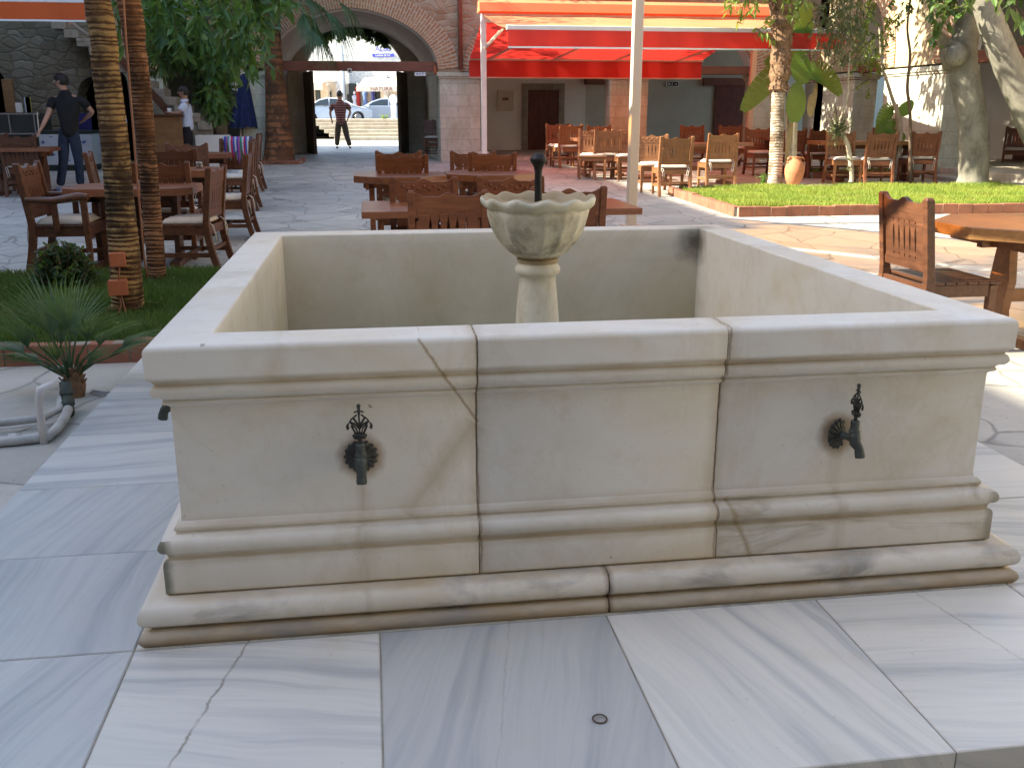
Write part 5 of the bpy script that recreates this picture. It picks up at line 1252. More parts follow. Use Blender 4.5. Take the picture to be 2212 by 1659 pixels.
# lintel and second door in the third bay
m = MB(); a, b = onY(1535, 180, YB), onY(1640, 180, YB); m.box(a.x-.25, b.x, -.12, -.002, a.z-.08, a.z+.14); lt_ = m.build('lintel', 'beam_wood', ab); lt_.location = (0, 5.0, 0)
m = MB(); m.box(a.x+.15, a.x+1.15, -.05, -.002, ZA, a.z-.08); d2 = m.build('door_panel', 'door_wood', ab); d2.location = (0, 5.0, 0)
m = MB(); a, b = onY(1262, 176, YB), onY(1308, 176, YB); m.box(a.x, a.x+1.1, -.35, -.002, a.z-.1, a.z+.08); lt_ = m.build('lintel', 'beam_wood', ab); lt_.location = (0, 5.0, 0)
# signs and fittings
es = onY(1454, 182, YB-.1); t = thing('exit_sign', 'small dark exit sign with running figure and arrow on the arcade wall', 'sign', (es.x, YB-.03, es.z))
MB().box(-.19, .19, -.025, .02, -.075, .075).build('frame', 'mark_white', t); MB().box(-.172, .172, -.03, -.0252, -.058, .058).build('board', 'sign_dark', t)
m = MB()
m.prism([(.06, -.008), (.10, -.008), (.10, -.03), (.14, 0), (.10, .03), (.10, .008), (.06, .008)], lambda a, b, d: (a, d, b), -.033, -.0302)
m.lathe([(.011, -.001), (.011, .001)], 10, (-.01, -.0315, .036), FACE_CAM); m.bar((-.01, -.0315, .022), (-.02, -.0315, -.008), .016, .002, (0, 1, 0)); m.bar((-.02, -.0315, -.008), (-.045, -.0315, -.035), .011, .002, (0, 1, 0)); m.bar((-.02, -.0315, -.008), (.008, -.0315, -.035), .011, .002, (0, 1, 0)); m.bar((-.03, -.0315, .012), (.015, -.0315, .008), .008, .002, (0, 1, 0))
for k in range(3): m.box(-.15+k*.028, -.13+k*.028, -.032, -.0302, -.03, .03)
m.build('pictogram', 'mark_white', t)
es = onY(908, 160.5, YF); t = thing('exit_sign', 'small white exit plate with blue arrow fixed to the gate beam', 'sign', (es.x, YF+.085, es.z)); MB().box(-.13, .13, -.012, .012, -.042, .042).build('board', 'mark_white', t)
m = MB(); m.prism([(-.10, 0), (-.07, .022), (-.07, .008), (-.03, .008), (-.03, -.008), (-.07, -.008), (-.07, -.022)], lambda a, b, d: (a, d, b), -.015, -.0122)
m.bar((.0, -.0135, .012), (-.012, -.0135, -.022), .012, .002, (0, 1, 0)); m.lathe([(.008, -.001), (.008, .001)], 10, (.004, -.0135, .024), FACE_CAM); m.box(.05, .06, -.015, -.0122, -.025, .025); m.box(.06, .095, -.015, -.0122, .015, .025); m.build('pictogram', 'sign_blue', t)
es = onY(755, 153, YF); t = thing('wall_camera', 'small white security camera on the middle of the gate beam', 'camera', (es.x, YF+.08, es.z)); MB().box(-.05, .05, -.05, .02, -.05, .05).build('housing', 'mark_white', t, bevel=.008); MB().lathe([(.028, 0), (.024, .02)], 14, (0, -.05, 0), FACE_CAM).build('lens', 'glass_dark', t)
es = onY(944, 152, YF); t = thing('wall_lamp', 'small orange lamp at the right end of the gate beam', 'lamp', (es.x-.04, YF+.05, es.z)); MB().lathe([(.03, -.1), (.045, -.06), (.045, .08), (.03, .1)], 12).build('shade', 'box_plastic', t, True)
a, b = onY(1075, 196, YB-.05), onY(1110, 240, YB-.05); t = thing('wall_plaque', 'faint cream plaque with a small brown mark on the plaster wall left of the door', 'plaque', ((a.x+b.x)/2, YB-.02, (a.z+b.z)/2)); w_, h_ = (b.x-a.x)/2, (a.z-b.z)/2
MB().box(-w_, w_, -.015, .01, -h_, h_).build('board', 'cream_paint', t, bevel=.004); MB().box(-w_*.4, w_*.35, -.019, -.0155, h_*.02, h_*.3).build('mark', 'mark_brown', t)

# side arcade, coming towards the viewer on the right
sa = thing('side_arcade', 'sunlit side arcade with pale stone piers and brick arches along the right of the yard', 'building', (XW, YF, 0), -PI/2)
LX = lambda u, v=160: YF-onX(u, v, XW).y
s1, s2 = LX(1738), LX(1846); s3, s4 = LX(1908), LX(2044); bay = 3.2
ops2 = [(.5, s1, SP_, 3.6, .42), (s2, s3, SP_, 3.8, .45), (s4, s4+bay, SP_, 3.9, .5), (s4+bay+1.5, s4+2*bay+1.5, SP_, 3.7, .5), (s4+2*bay+2.8, s4+3*bay+2.8, SP_, 3.7, .5)]
arcade(sa, ops2, 0, 30, 0, 6.2, TH, 'warm_ashlar')
for xa, xb in ((.02, .5), (s1, s2), (s3, s4), (s4+bay, s4+bay+1.5), (s4+2*bay+1.5, s4+2*bay+2.8), (s4+3*bay+2.8, 30)): pier(sa, xa, xb, .0, SP_-.04, TH)
for (xa, xb, *_r) in ops2[:4]: MB().box(xa-.04, xb+.04, .08, .34, 2.32, 2.54).build('tie_beam', 'beam_wood', sa, bevel=.01)
m = MB(); m.box(.1, 30, .10, 4.6, 0, .36); m.box(s4+.02, s4+bay, -.30, .10, 0, .22); m.build('arcade_floor', 'step_stone', sa, bevel=.01)
MB().box(0, 30, 3.6, 3.9, .2, 6.2).build('back_wall', 'white_plaster', sa); MB().box(.7, 30, .66, 3.6, 4.1, 4.3).build('ceiling', 'grey_plaster', sa); MB().box(-.1, 30.1, -.14, 4.1, 6.2, 6.4).build('roof', 'grey_plaster', sa)
for xx in (s2+1.1, s4+1.0, s4+bay+3): MB().box(xx, xx+.95, 3.54, 3.6, .36, 2.1).build('door_panel', 'door_wood', sa, bevel=.005)

# rubble stone wall with doorways on the left
YS = 21.0
sb_ = thing('stone_building', 'rough stone wall with dark doorways behind the bar on the left', 'building', (0, YS, 0))
xs = lambda u, v=260: onY(u, v, YS).x
o1 = (xs(-75), xs(34), 1.55, onY(0, 128, YS).z); o2 = (xs(172), xs(243), 1.7, onY(200, 166, YS).z)
ops3 = [(*o1, 0), (*o2, 0)]
for o_ in ops3: pass
m = MB(); xl = -16
for (xa, xb, zs, zc, _) in ops3:
    m.box(xl, xa, 0, .8, .1, 7.2)
    cv = arch_curve(xa, xb, zs, zc)
    for p, q in zip(cv, cv[1:]): m.quad((p[0], 0, p[1]), (q[0], 0, q[1]), (q[0], 0, 7.2), (p[0], 0, 7.2)); m.quad((p[0], 0, p[1]), (p[0], .8, p[1]), (q[0], .8, q[1]), (q[0], 0, q[1]))
    xl = xb
m.box(xl, XE-.12, 0, .8, .1, 7.2); m.build('wall', 'rubble_wall', sb_)
m = MB(); m.box(-16, XE-.12, 2.6, 2.8, .1, 5); m.build('inner_wall', 'dark_interior', sb_); MB().box(-16, XE-.12, .8, 2.6, 3.4, 3.6).build('inner_ceiling', 'dark_interior', sb_)
a = xs(8, 200); MB().box(a, a+.22, -.06, .1, .3, onY(18, 172, YS).z).build('door_post', 'counter_wood', sb_, bevel=.01)
# stone stair climbing the wall to the left
st = thing('stone_stair', 'open stone stair climbing leftwards up the rough wall', 'stairs', (0, 0, 0))
Ysr = 20.25; a = onY(455, 262, Ysr); b = onY(140, 42, Ysr); n = 13
for k in range(n):
    f = k/(n-1); x = a.x+(b.x-a.x)*f; z = a.z+(b.z-a.z)*f; dx = (a.x-b.x)/(n-1)
    MB().box(x-dx*1.25, x+dx*.02, Ysr, YS-.002, z-(a.z*0+.20), z-.003*k).build('step', 'dark_ashlar', st, bevel=.01)
m = MB(); 
dx = (a.x-b.x)/(n-1)
m.prism([(a.x+.02, .2), (a.x+.02, a.z-.2), (a.x-dx*3.6, a.z-.22+3.6*(b.z-a.z)/(n-1)), (a.x-dx*4.2, .2)], lambda p, q, d: (p, d, q), Ysr+.05, YS-.003); m.build('stair_base', 'dark_ashlar', st)
MB().bar((a.x-dx*2.2, Ysr-.06, a.z-.25), (b.x+1.0, Ysr-.06, b.z-.72), .05, .16).build('diagonal_board', 'dark_chair_wood', st)  # dark brown diagonal board running below the steps
# unseen left building and wing behind the viewer, sized to shade yard and basin
lb = thing('tall_building', 'tall plastered building on the left, unseen, its height set to shade the yard', 'building', (-13.2, 6, 0))
m = MB(); m.box(-9, 0, -22, 3.4, -.5, 11.1); m.box(-9, -.002, 3.4, 28.0, -.5, 12.1); m.build('wall', 'dark_ashlar', lb); m = MB()
for k in range(9):
    for j in range(3): y = -18+k*3.5; z = 1.6+j*3.8; m.box(0, .05, y, y+1.1, z, z+1.6)
m.build('window', 'glass_dark', lb)
rb = thing('rear_building', 'stone arcade wing behind the viewer, unseen, sized to darken the basin front', 'building', (0, -5.2, 0))
MB().box(-13.2, 16, -5, 0, -.5, 9.0).build('wall', 'dark_ashlar', rb); m = MB()
for k in range(7): x = -11+k*3.8; m.prism([(x, .3), (x+2.4, .3), (x+2.4, 2.2), (x+1.9, 2.9), (x+1.2, 3.2), (x+.5, 2.9), (x, 2.2)], lambda p, q, d: (p, d, q), .002, .02)
m.build('dark_arch_panel', 'dark_interior', rb)  # flat dark panels stand in for the shade inside the arches

# ================================================================ AWNINGS
Yp = 18.2
def slopefab(m, x0, x1, ya, za, yb, zb, sag, nx=24, ny=8, ph=0):
    i = len(m.v)
    for j in range(ny+1):
        for k in range(nx+1):
            s = j/ny; x = x0+(x1-x0)*k/nx; m.v.append((x, ya+(yb-ya)*s, za+(zb-za)*s-sag*math.sin(PI*s)*(1+.25*math.sin(k*1.1+ph))+.008*math.sin(k*.9+s*5)))
    for j in range(ny):
        for k in range(nx): a = i+j*(nx+1)+k; m.f.append((a, a+1, a+nx+2, a+nx+1))
pl = onY(1044, 60, Yp); pr = onY(1625, 172, Yp); zt_ = onY(1044, 24, Yp).z
fl = onY(1098, 60, 14.7); bl = onY(1016, 127, 21.05)
aw = thing('red_awning', 'large red double awning on pale posts before the arcade, glowing in the sun', 'awning', (0, 0, 0))
x0, x1 = pl.x-.1, pr.x+.25; zf, zb_ = fl.z, bl.z
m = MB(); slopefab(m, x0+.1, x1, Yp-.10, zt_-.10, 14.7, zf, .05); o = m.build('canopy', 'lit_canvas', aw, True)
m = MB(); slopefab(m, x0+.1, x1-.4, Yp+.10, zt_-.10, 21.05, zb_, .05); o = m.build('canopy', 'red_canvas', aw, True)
m = MB(); m.prism([(Yp-.24, zt_-.03), (Yp-.20, zt_+.14), (Yp, zt_+.22), (Yp+.20, zt_+.14), (Yp+.24, zt_-.03)], lambda a, b, d: (d, a, b), x0, x1); m.build('cassette_hood', 'lit_canvas', aw)
MB().box(x0+.05, x1-.05, Yp-.07, Yp+.07, zt_-.22, zt_-.05).build('cassette', 'white_paint', aw, bevel=.02)
MB().box(x0+.08, x1+.02, 14.62, 14.70, zf-.045, zf+.035).build('front_bar', 'white_paint', aw, bevel=.01); MB().box(x0+.08, x1-.38, 21.05, 21.12, zb_-.04, zb_+.03).build('front_bar', 'cream_paint', aw, bevel=.01)
def valance(xa, xb, y, z0, z1, mat, mat2, parent, n=60):
    m = MB(); m2 = MB(); pts = [(xa+(xb-xa)*k/n, y+.012*math.sin(k*.8)) for k in range(n+1)]
    for (p, q) in zip(pts, pts[1:]): m.quad((p[0], p[1]-.01, z0), (q[0], q[1]-.01, z0), (q[0], y-.01, z1), (p[0], y-.01, z1)); m2.quad((p[0], p[1]-.014, z0-.02), (q[0], q[1]-.014, z0-.02), (q[0], q[1]-.014, z0+.008), (p[0], p[1]-.014, z0+.008))
    v = m.build('valance', mat, parent, True); m2.build('valance_trim', mat2, v)
valance(x0+.1, x1, 14.60, zf-.32, zf-.045, 'red_canvas', 'mark_white', aw); valance(x0+.1, x1-.4, 21.13, zb_-.42, zb_-.03, 'red_canvas', 'cream_paint', aw)
for k, px in enumerate((pl.x, pr.x)):
    z0 = gz(Yp); MB().box(px-.055, px+.055, Yp-.055, Yp+.055, z0, zt_-.1).build('post', 'cream_paint' if k else 'white_paint', aw, bevel=.008)
    m = MB(); m.box(px-.42, px+.42, Yp-.06, Yp+.06, z0+.0, z0+.06); m.box(px-.06, px+.06, Yp-.42, Yp+.42, z0, z0+.058); s_ = 1
    for s_ in (-1, 1): m.bar((px+s_*.36, Yp, z0+.06), (px+s_*.05, Yp, z0+.42), .05, .05)
    m.build('foot', 'cream_paint', aw)
    MB().box(px-.4, px+.4, Yp-.4, Yp+.4, z0-.09, z0-.002).build('counterweight', 'grey_plaster', aw) if False else None
    for s_ in (-1, 1): MB().bar((px, Yp+s_*.05, zt_-.75), (px+(.5 if k == 0 else -.5), Yp+s_*.25, zt_-.25), .045, .045).build('brace', 'cream_paint', aw)
n = 4
for k in range(n):
    x = x0+.5+(x1-x0-1.6)*k/(n-1)
    for (yy, zz, s_) in ((14.72, zf-.02, -1), (21.02, zb_-.02, 1)):
        e = (x+.55, (Yp+yy)/2+.0, (zt_-.22+zz)/2-.03); m = MB(); m.bar((x, Yp+s_*.05, zt_-.2), e, .05, .04); m.bar(e, (x+.05, yy, zz), .05, .04); m.build('arm', 'cream_paint', aw)
# left orange awning
Ya = 14.2; a = onY(183, 8, Ya); zb2 = onY(183, 46, Ya).z; lw = thing('orange_awning', 'end of an orange red awning with pale edge at the upper left corner', 'awning', (0, 0, 0)); za = a.z
MB().box(a.x-6, a.x, Ya-.04, Ya+.05, za, za+.10).build('front_bar', 'white_paint', lw, bevel=.01); valance(a.x-6, a.x, Ya-.03, zb2, za, 'orange_canvas', 'mark_white', lw)
m = MB(); slopefab(m, a.x-6, a.x, Ya, za+.08, Ya+3.2, za+.75, .03); m.build('canopy', 'orange_canvas', lw, True)
q1 = onY(152, 50, Ya+.5); q2 = onY(188, 76, Ya+1.6); MB().bar(q1, q2+Vector((.0, 0, .0)), .06, .05).build('arm', 'cream_paint', lw); MB().box(q2.x-.0, q2.x+.09, Ya+3.1, Ya+3.2, gz(Ya+3), za+.75).build('post', 'cream_paint', lw)
# tall cream post
tp = onY(1363, 480, 9.3); t = thing('tall_post', 'tall square cream post standing alone behind the right half of the fountain', 'post', (tp.x, 9.3, gz(9.3)))
MB().box(-.058, .058, -.058, .058, 0, 5.2).build('shaft', 'cream_paint', t, bevel=.008); MB().box(-.12, .12, -.12, .12, 0, .015).build('base_plate', 'cream_paint', t)
# unseen awning added above the frame to tint the light round the right table
oa = thing('added_tint_awning', 'unseen orange canopy added above the picture to tint the light on the floor', 'awning', (0, 0, 0)); e_ = Vector((.653, -.757, 0)); n_ = Vector((-.757, -.653, 0)); P1 = Vector((-.2, 10.1, 3.6)); m = MB()
for i in range(12):
    for b0, b1 in ((0, .6), (.6, 1.2), (1.2, 1.8), (1.98, 2.8), (3.0, 3.6), (3.6, 4.5)):
        f_ = lambda a, b: P1+e_*7.5*a/12+n_*b+Vector((0, 0, -.06*math.sin(PI*b/4.5)*(1+.3*math.sin(a))))
        m.quad(f_(i, b0), f_(i+1, b0), f_(i+1, b1), f_(i, b1))
m.build('canopy', 'shade_canvas', oa, True)
for a, b in ((0, 0), (7.5, 0)): MB().bar(P1+e_*a, P1+e_*a+n_*4.5, .05, .05).build('rail', 'cream_paint', oa)
for b in (0, 4.5): MB().bar(P1+n_*b, P1+n_*b+e_*7.5, .06, .06).build('rail', 'cream_paint', oa)
# navy parasol, folded
up_ = G(527, 352); t = thing('folded_parasol', 'folded navy blue parasol with white ties on a pale pole, under the leafy tree', 'parasol', (up_.x, up_.y-.2, gz(up_.y))); q = lambda u, v: onY(u, v, up_.y-.2)-t.location
top = q(526, 160); bot = q(527, 273); m = MB(); N = 48; i0 = 0; nz = 12
for j in range(nz+1):
    f = j/nz; c = top+(bot-top)*f; r = .06+.22*f**.8
    for k in range(N):
        a = 2*PI*k/N; rr = r*(1+.16*math.cos(8*a+.7)*(.3+.7*f)+.05*math.sin(3*a)); z = c.z-(.05*abs(math.cos(4*a)) if j == nz else 0); m.v.append((c.x+rr*math.cos(a), c.y+rr*.8*math.sin(a), z))
for j in range(nz):
    for k in range(N): m.f.append((j*N+k, (j+1)*N+k, (j+1)*N+(k+1) % N, j*N+(k+1) % N))
m.f.append(tuple(range(N))); m.build('canopy', 'navy_cloth', t, True); MB().tube([(0, 0, 0), (0, 0, top.z+.15)], .02, 10).build('pole', 'cream_paint', t); MB().lathe([(.2, 0), (.2, .06), (.06, .10), (.03, .3)], 20).build('base', 'grey_plaster', t, True)
m = MB()
for k in range(6): a = 2*PI*k/6+.4; m.tube([(.075*math.cos(a), .065*math.sin(a)-.01, top.z-.08), (.13*math.cos(a), .11*math.sin(a)-.02, top.z-.28), (.12*math.cos(a)+.03, .10*math.sin(a)-.03, top.z-.38)], .007, 5)
m.build('tie', 'mark_white', t)

# ================================================================ BAR, FREEZER, DISPLAY
Yc = 19.2; a, b = onY(300, 247, Yc), onY(390, 247, Yc); t = thing('bar_counter', 'brown boarded bar counter before the stone stair', 'counter', ((a.x+b.x)/2, Yc, gz(Yc))); w_ = (b.x-a.x)/2; h_ = a.z-gz(Yc)
MB().box(-w_, w_, 0, .7, 0, h_-.05).build('front_panel', 'counter_wood', t, bevel=.01); MB().box(-w_-.04, w_+.06, -.06, .76, h_-.05, h_).build('worktop', 'dark_chair_wood', t, bevel=.008)
c = onY(366, 240, Yc+.2); cu = tag(MB().lathe([(.03, 0), (.04, .05), (.042, .12), (.036, .12), (.03, .02), (.002, .015)], 16, (c.x, Yc+.2, gz(Yc)+h_)).build('paper_cup', 'mark_white', None, True), 'white cup on the bar counter in front of the man in the pale shirt', 'cup')
a, b = onY(421, 293, 19.6), onY(492, 293, 19.6); t = thing('white_planter', 'low white planter box behind the left tables', 'planter', ((a.x+b.x)/2, 19.6, gz(19.6))); w_ = (b.x-a.x)/2; m = MB(); hh = a.z-gz(19.6); m.box(-w_, w_, 0, .06, 0, hh); m.box(-w_, w_, .4, .46, 0, hh); m.box(-w_, -w_+.06, .06, .4, 0, hh); m.box(w_-.06, w_, .06, .4, 0, hh); m.build('box', 'white_plaster', t); MB().box(-w_+.06, w_-.06, .06, .4, .1, hh-.05).build('soil', 'soil', t)
fz = G(120, 370); Yz = fz.y; a, b = onY(82, 290, Yz), onY(205, 365, Yz)
t = thing('ice_cream_freezer', 'white ice cream chest freezer with faded blue pictures behind the man in black', 'freezer', ((a.x+b.x)/2, Yz, gz(Yz))); w_ = (b.x-a.x)/2; h_ = a.z-gz(Yz)
MB().box(-w_, w_, 0, .7, .12, h_).build('chest', 'freezer_white', t, bevel=.02); MB().box(-w_+.03, w_-.03, .04, .66, .0, .118).build('base', 'sign_dark', t); MB().box(-w_-.01, w_+.01, -.01, .71, h_+.002, h_+.07).build('lid', 'sign_dark', t, bevel=.01)
m = MB(); rn = random.Random(3)
for (x, z, s_) in ((-.32, .35, .10), (-.1, .5, .08), (.12, .62, .07), (-.45, .6, .06), (.35, .3, .09), (.02, .22, .05), (-.28, .7, .05), (.38, .6, .08)): 
    n_ = 9; ph = rn.random()*6; m.prism([(x+s_*(.6+.4*math.sin(3*2*PI*k/n_+ph))*math.cos(2*PI*k/n_), z+s_*.7*(.6+.4*math.cos(2*2*PI*k/n_+ph))*math.sin(2*PI*k/n_)) for k in range(n_)], lambda p, q_, d: (p, d, q_), -.004, -.001)
m.build('pictures', 'freezer_blue', t)
a = onY(174, 254, Yz+.3); t2 = thing('price_board', 'dark blue board with a white letter S above the freezer', 'sign', (a.x-.22, Yz+.3, h_+gz(Yz)+.08)); MB().box(-.12, .42, 0, .05, 0, .34).build('board', 'deep_blue', t2); text('letter', 'S', .26, 'mark_white', t2, Matrix.Translation((.0, -.004, .17)) @ FACE_CAM)
a, b = onY(-60, 244, Yz+.2), onY(83, 244, Yz+.2); t = thing('glass_display', 'dark glass topped display counter at the left edge', 'display case', (b.x, Yz+.2, gz(Yz))); h_ = b.z-gz(Yz)
MB().box(-2.2, 0, 0, .8, 0, h_*.62).build('base', 'sign_dark', t, bevel=.01); MB().box(-2.2, 0, .0, .8, h_*.62+.001, h_).build('glass', 'glass_dark', t, bevel=.015); m = MB()
for z in (h_*.64, h_*.98): m.box(-2.2, 0.01, -.015, -.002, z-.015, z+.015)
for x in (-1.6, -1.1, -.6, -.1): m.box(x-.012, x+.012, -.014, -.002, h_*.66, h_*.965)
m.build('rail', 'steel', t)
for (u, v, w_, h2, mt, lab) in ((39, 232, .11, .2, 'mark_white', 'white napkin box on the glass display, left of the pair'), (52, 234, .12, .16, 'white_shirt', 'pale napkin box on the glass display under the yellow card'), (52, 222, .10, .14, 'yellow_card', 'yellow card standing behind the napkin boxes')):
    p_ = onY(u, v, Yz+.5); zz = gz(Yz)+h_+.001
    if 'card' in lab: tag(MB().box(p_.x-w_/2, p_.x+w_/2, Yz+.75, Yz+.77, zz, zz+.32).build('yellow_card', mt, None), lab, 'card')
    else: tag(MB().box(p_.x-w_/2, p_.x+w_/2, Yz+.5, Yz+.62, zz, zz+h2).build('napkin_box', mt, None, bevel=.01), lab, 'box', 'boxes on the display')

# ================================================================ PEOPLE
BULK = [1.]
def grow(name, mat, chains, parent, sub=2):
    """chains: list of lists of (Vector, rx, ry) ; first chain is the spine, later chains start at a shared point given by index tuple"""
    V = []; E = []; Rd = []
    for ch in chains:
        prev = None
        for it in ch:
            if isinstance(it, int): prev = it; continue
            p, rx, ry = it; V.append(tuple(p)); Rd.append((rx*(BULK[0] if rx > .05 else 1), ry*(BULK[0] if rx > .05 else 1)))
            if prev is not None: E.append((prev, len(V)-1))
            prev = len(V)-1
    me = bpy.data.meshes.new(name); me.from_pydata(V, E, []); me.materials.append(MATS[mat]); o = bpy.data.objects.new(name, me); col.objects.link(o); o.parent = parent
    md = o.modifiers.new('skin', 'SKIN'); md.use_smooth_shade = True; md.branch_smoothing = .6
    if not me.skin_vertices: raise Exception('no skin')
    for k, sv_ in enumerate(me.skin_vertices[0].data): sv_.radius = Rd[k]; sv_.use_root = (k == 0)
    s_ = o.modifiers.new('sub', 'SUBSURF'); s_.levels = sub; s_.render_levels = sub
    return o
def person(label, feet, sc, J, skin, shirt, trou, shoe, hair, rz=0, face=(0, 1), sleeve=.55, belt=None):
    """J: joints in metres in a frame where x = picture right, y = away from the viewer, z = up"""
    t = thing('person', label, 'person', feet, rz); t.scale = (sc, sc, sc); Vx = lambda k: Vector(J[k])
    lerp = lambda a, b, f: a+(b-a)*f
    neck, head = Vx('neck'), Vx('head'); pel, chest = Vx('pelvis'), Vx('chest'); wa = lerp(pel, chest, .42)
    fx, fy = face
    # one continuous body
    ch = [[(pel, .145, .10), (wa, .12, .09), (chest, .15, .105), (neck, .062, .06), (lerp(neck, head, .5), .060, .062), (head, .086, .098), (head+Vector((0, 0, .08)), .078, .09)]]
    idx = 7
    for s in 'LR':
        sh, el, ha = Vx('sh'+s), Vx('el'+s), Vx('ha'+s); d = (ha-el).normalized()
        ch.append([2, (lerp(chest+Vector((0, 0, .08)), sh, .75), .07, .065), (sh, .058, .055), (lerp(sh, el, .5), .0495, .0495), (el, .044, .044), (lerp(el, ha, .45), .042, .040), (ha, .028, .026), (ha+d*.05, .032, .016), (ha+d*.09, .026, .013)]); idx += 8
        # fingers from the palm
        pi_ = idx-1; side = Vector((d.y, -d.x, 0)); side = (Vector((0, 1, 0)).cross(d)).normalized() if side.length < .2 else side.normalized()
        for q, (o_, L) in enumerate(((-.021, .060), (-.007, .072), (.007, .068), (.020, .052))):
            a = ha+d*.095+side*o_; cu = Vector(J.get('curl'+s, (0, .02, 0))); ch.append([pi_, (a, .009, .009), (a+d*L*.5+cu*.5, .008, .008), (a+d*L*.9+cu*1.4, .006, .006)]); idx += 3
        a = ha+d*.035+side*.032; ch.append([pi_-1, (a, .010, .010), (a+d*.035+side*.015, .009, .009), (a+d*.06+side*.012, .007, .007)]); idx += 3
    for s in 'LR':
        hp, kn, an = Vx('hp'+s), Vx('kn'+s), Vx('an'+s)
        ch.append([0, (hp, .085, .085), (lerp(hp, kn, .5), .075, .075), (kn, .055, .055), (lerp(kn, an, .4), .052, .052), (an, .035, .04)])
    grow('body', skin, ch, t, 1)
    # shirt
    ch = [[(pel-Vector((0, 0, .13)), .19, .15), (lerp(pel, wa, .5), .182, .14), (chest, .215, .150), (neck+Vector((0, 0, -.05)), .15, .115), (neck+Vector((0, 0, .05)), .085, .085)]]
    for s in 'LR':
        sh, el = Vx('sh'+s), Vx('el'+s); ch.append([2, (lerp(chest+Vector((0, 0, .08)), sh, .8), .088, .080), (sh, .082, .078), (lerp(sh, el, sleeve*.6), .072, .07), (lerp(sh, el, sleeve), .070, .068)])
    grow('shirt', shirt, ch, t)
    ch = [[(lerp(pel, wa, .9), .150, .12), (pel, .165, .13)]]
    for s in 'LR':
        hp, kn, an = Vx('hp'+s), Vx('kn'+s), Vx('an'+s); ch.append([1, (hp, .098, .105), (lerp(hp, kn, .5), .088, .09), (kn, .070, .072), (lerp(kn, an, .5), .066, .068), (an, .062, .066)])
    grow('trousers', trou, ch, t)
    for s in 'LR':
        an = Vx('an'+s); f = Vector(J.get('toe'+s, (fx*.16, fy*.16, 0))); z0 = Vector((an.x, an.y, .045)); grow('shoe', shoe, [[(z0-f*.25, .040, .042), (z0+f*.35, .042, .036), (z0+f*.9-Vector((0, 0, .012)), .036, .024)]], t, 1)
    # head details: hair cap, ears, nose, eyes, mouth
    fd = Vector((fx, fy, 0)).normalized(); sd_ = Vector((-fd.y, fd.x, 0)); hc = head+Vector((0, 0, .04)); K_ = 1.13
    m = MB(); nr, ns = 9, 20; i0 = 0
    for j in range(nr+1):
        for k in range(ns):
            a = 2*PI*k/ns; front = max(0, math.cos(a)); low = .62*PI*(1-.42*front)+.10*PI*(math.cos(a) < -.2); ph = low*j/nr
            v = fd*math.cos(a)*math.sin(ph)*.120+sd_*math.sin(a)*math.sin(ph)*.100+Vector((0, 0, math.cos(ph)*.118)); m.v.append(tuple(hc+Vector((0, 0, .02))-fd*.008+v*(1+.03*math.sin(k*5+j*3))))
    for j in range(nr):
        for k in range(ns): m.f.append((j*ns+k, (j+1)*ns+k, (j+1)*ns+(k+1) % ns, j*ns+(k+1) % ns))
    m.build('hair', hair, t, True)
    m = MB(); m.tube([hc+fd*.095+Vector((0, 0, .012)), hc+fd*.122+Vector((0, 0, -.022)), hc+fd*.10+Vector((0, 0, -.034))], [.009, .015, .010], 8)
    for s in (-1, 1): m.tube([hc+sd_*s*.088+Vector((0, 0, .02)), hc+sd_*s*.104-fd*.012+Vector((0, 0, .0)), hc+sd_*s*.088+Vector((0, 0, -.03))], [.010, .016, .009], 8)
    m.build('nose_and_ears', skin, t, True)
    m = MB()
    for s in (-1, 1): m.ball(hc+fd*.094+sd_*s*.034+Vector((0, 0, .012)), .010, 6)
    m.build('eyes', 'mark_white', t, True); m = MB()
    for s in (-1, 1): m.ball(hc+fd*.103+sd_*s*.034+Vector((0, 0, .012)), .005, 5); m.tube([hc+fd*.098+sd_*s*.015+Vector((0, 0, .032)), hc+fd*.092+sd_*s*.048+Vector((0, 0, .030))], .005, 5)
    m.build('brows_and_pupils', hair, t, True); m = MB(); m.tube([hc+fd*.096+sd_*-.024+Vector((0, 0, -.058)), hc+fd*.104+Vector((0, 0, -.060)), hc+fd*.096+sd_*.024+Vector((0, 0, -.058))], [.004, .007, .004], 6); m.build('mouth', 'red_cloth', t, True)
    return t
def px_joints(Yp_, feet, d):   # picture points -> metres round the feet
    J = {}
    for k, (u, v, dy) in d.items(): p = onY(u, v, Yp_+dy)-Vector(feet); J[k] = (p.x, p.y, p.z)
    return J
# man in black
f = G(142, 416); ft = (f.x, f.y, gz(f.y)); J = px_joints(f.y, ft, dict(pelvis=(150, 285, 0), chest=(149, 224, 0), neck=(140, 199, .0), head=(132, 183, -.0), shL=(115, 215, 0), shR=(177, 218, 0), elL=(103, 250, -.12), haL=(88, 280, -.28), elR=(200, 243, .05), haR=(183, 258, .18), hpL=(138, 297, 0), hpR=(161, 297, 0), knL=(137, 350, -.02), knR=(170, 348, .05), anL=(130, 403, 0), anR=(174, 400, .10)))
BULK[0] = 1.08; J['toeL'] = (-.14, .05, 0); J['toeR'] = (.03, .15, 0); J['curlL'] = (.01, -.03, .0)
mb_ = person('man in black T-shirt and dark jeans with one hand on his hip beside the freezer', ft, 1, J, 'skin_pale', 'black_cloth', 'jeans_cloth', 'shoe_blue', 'hair_dark', face=(-1, .15), sleeve=.62)
q1, q2 = onY(84, 284, f.y-.35), onY(80, 243, f.y-.30); tag(MB().tube([q1, q2], .008, 8).build('stick', 'cream_paint', None), 'thin pale stick held by the man in black', 'stick')
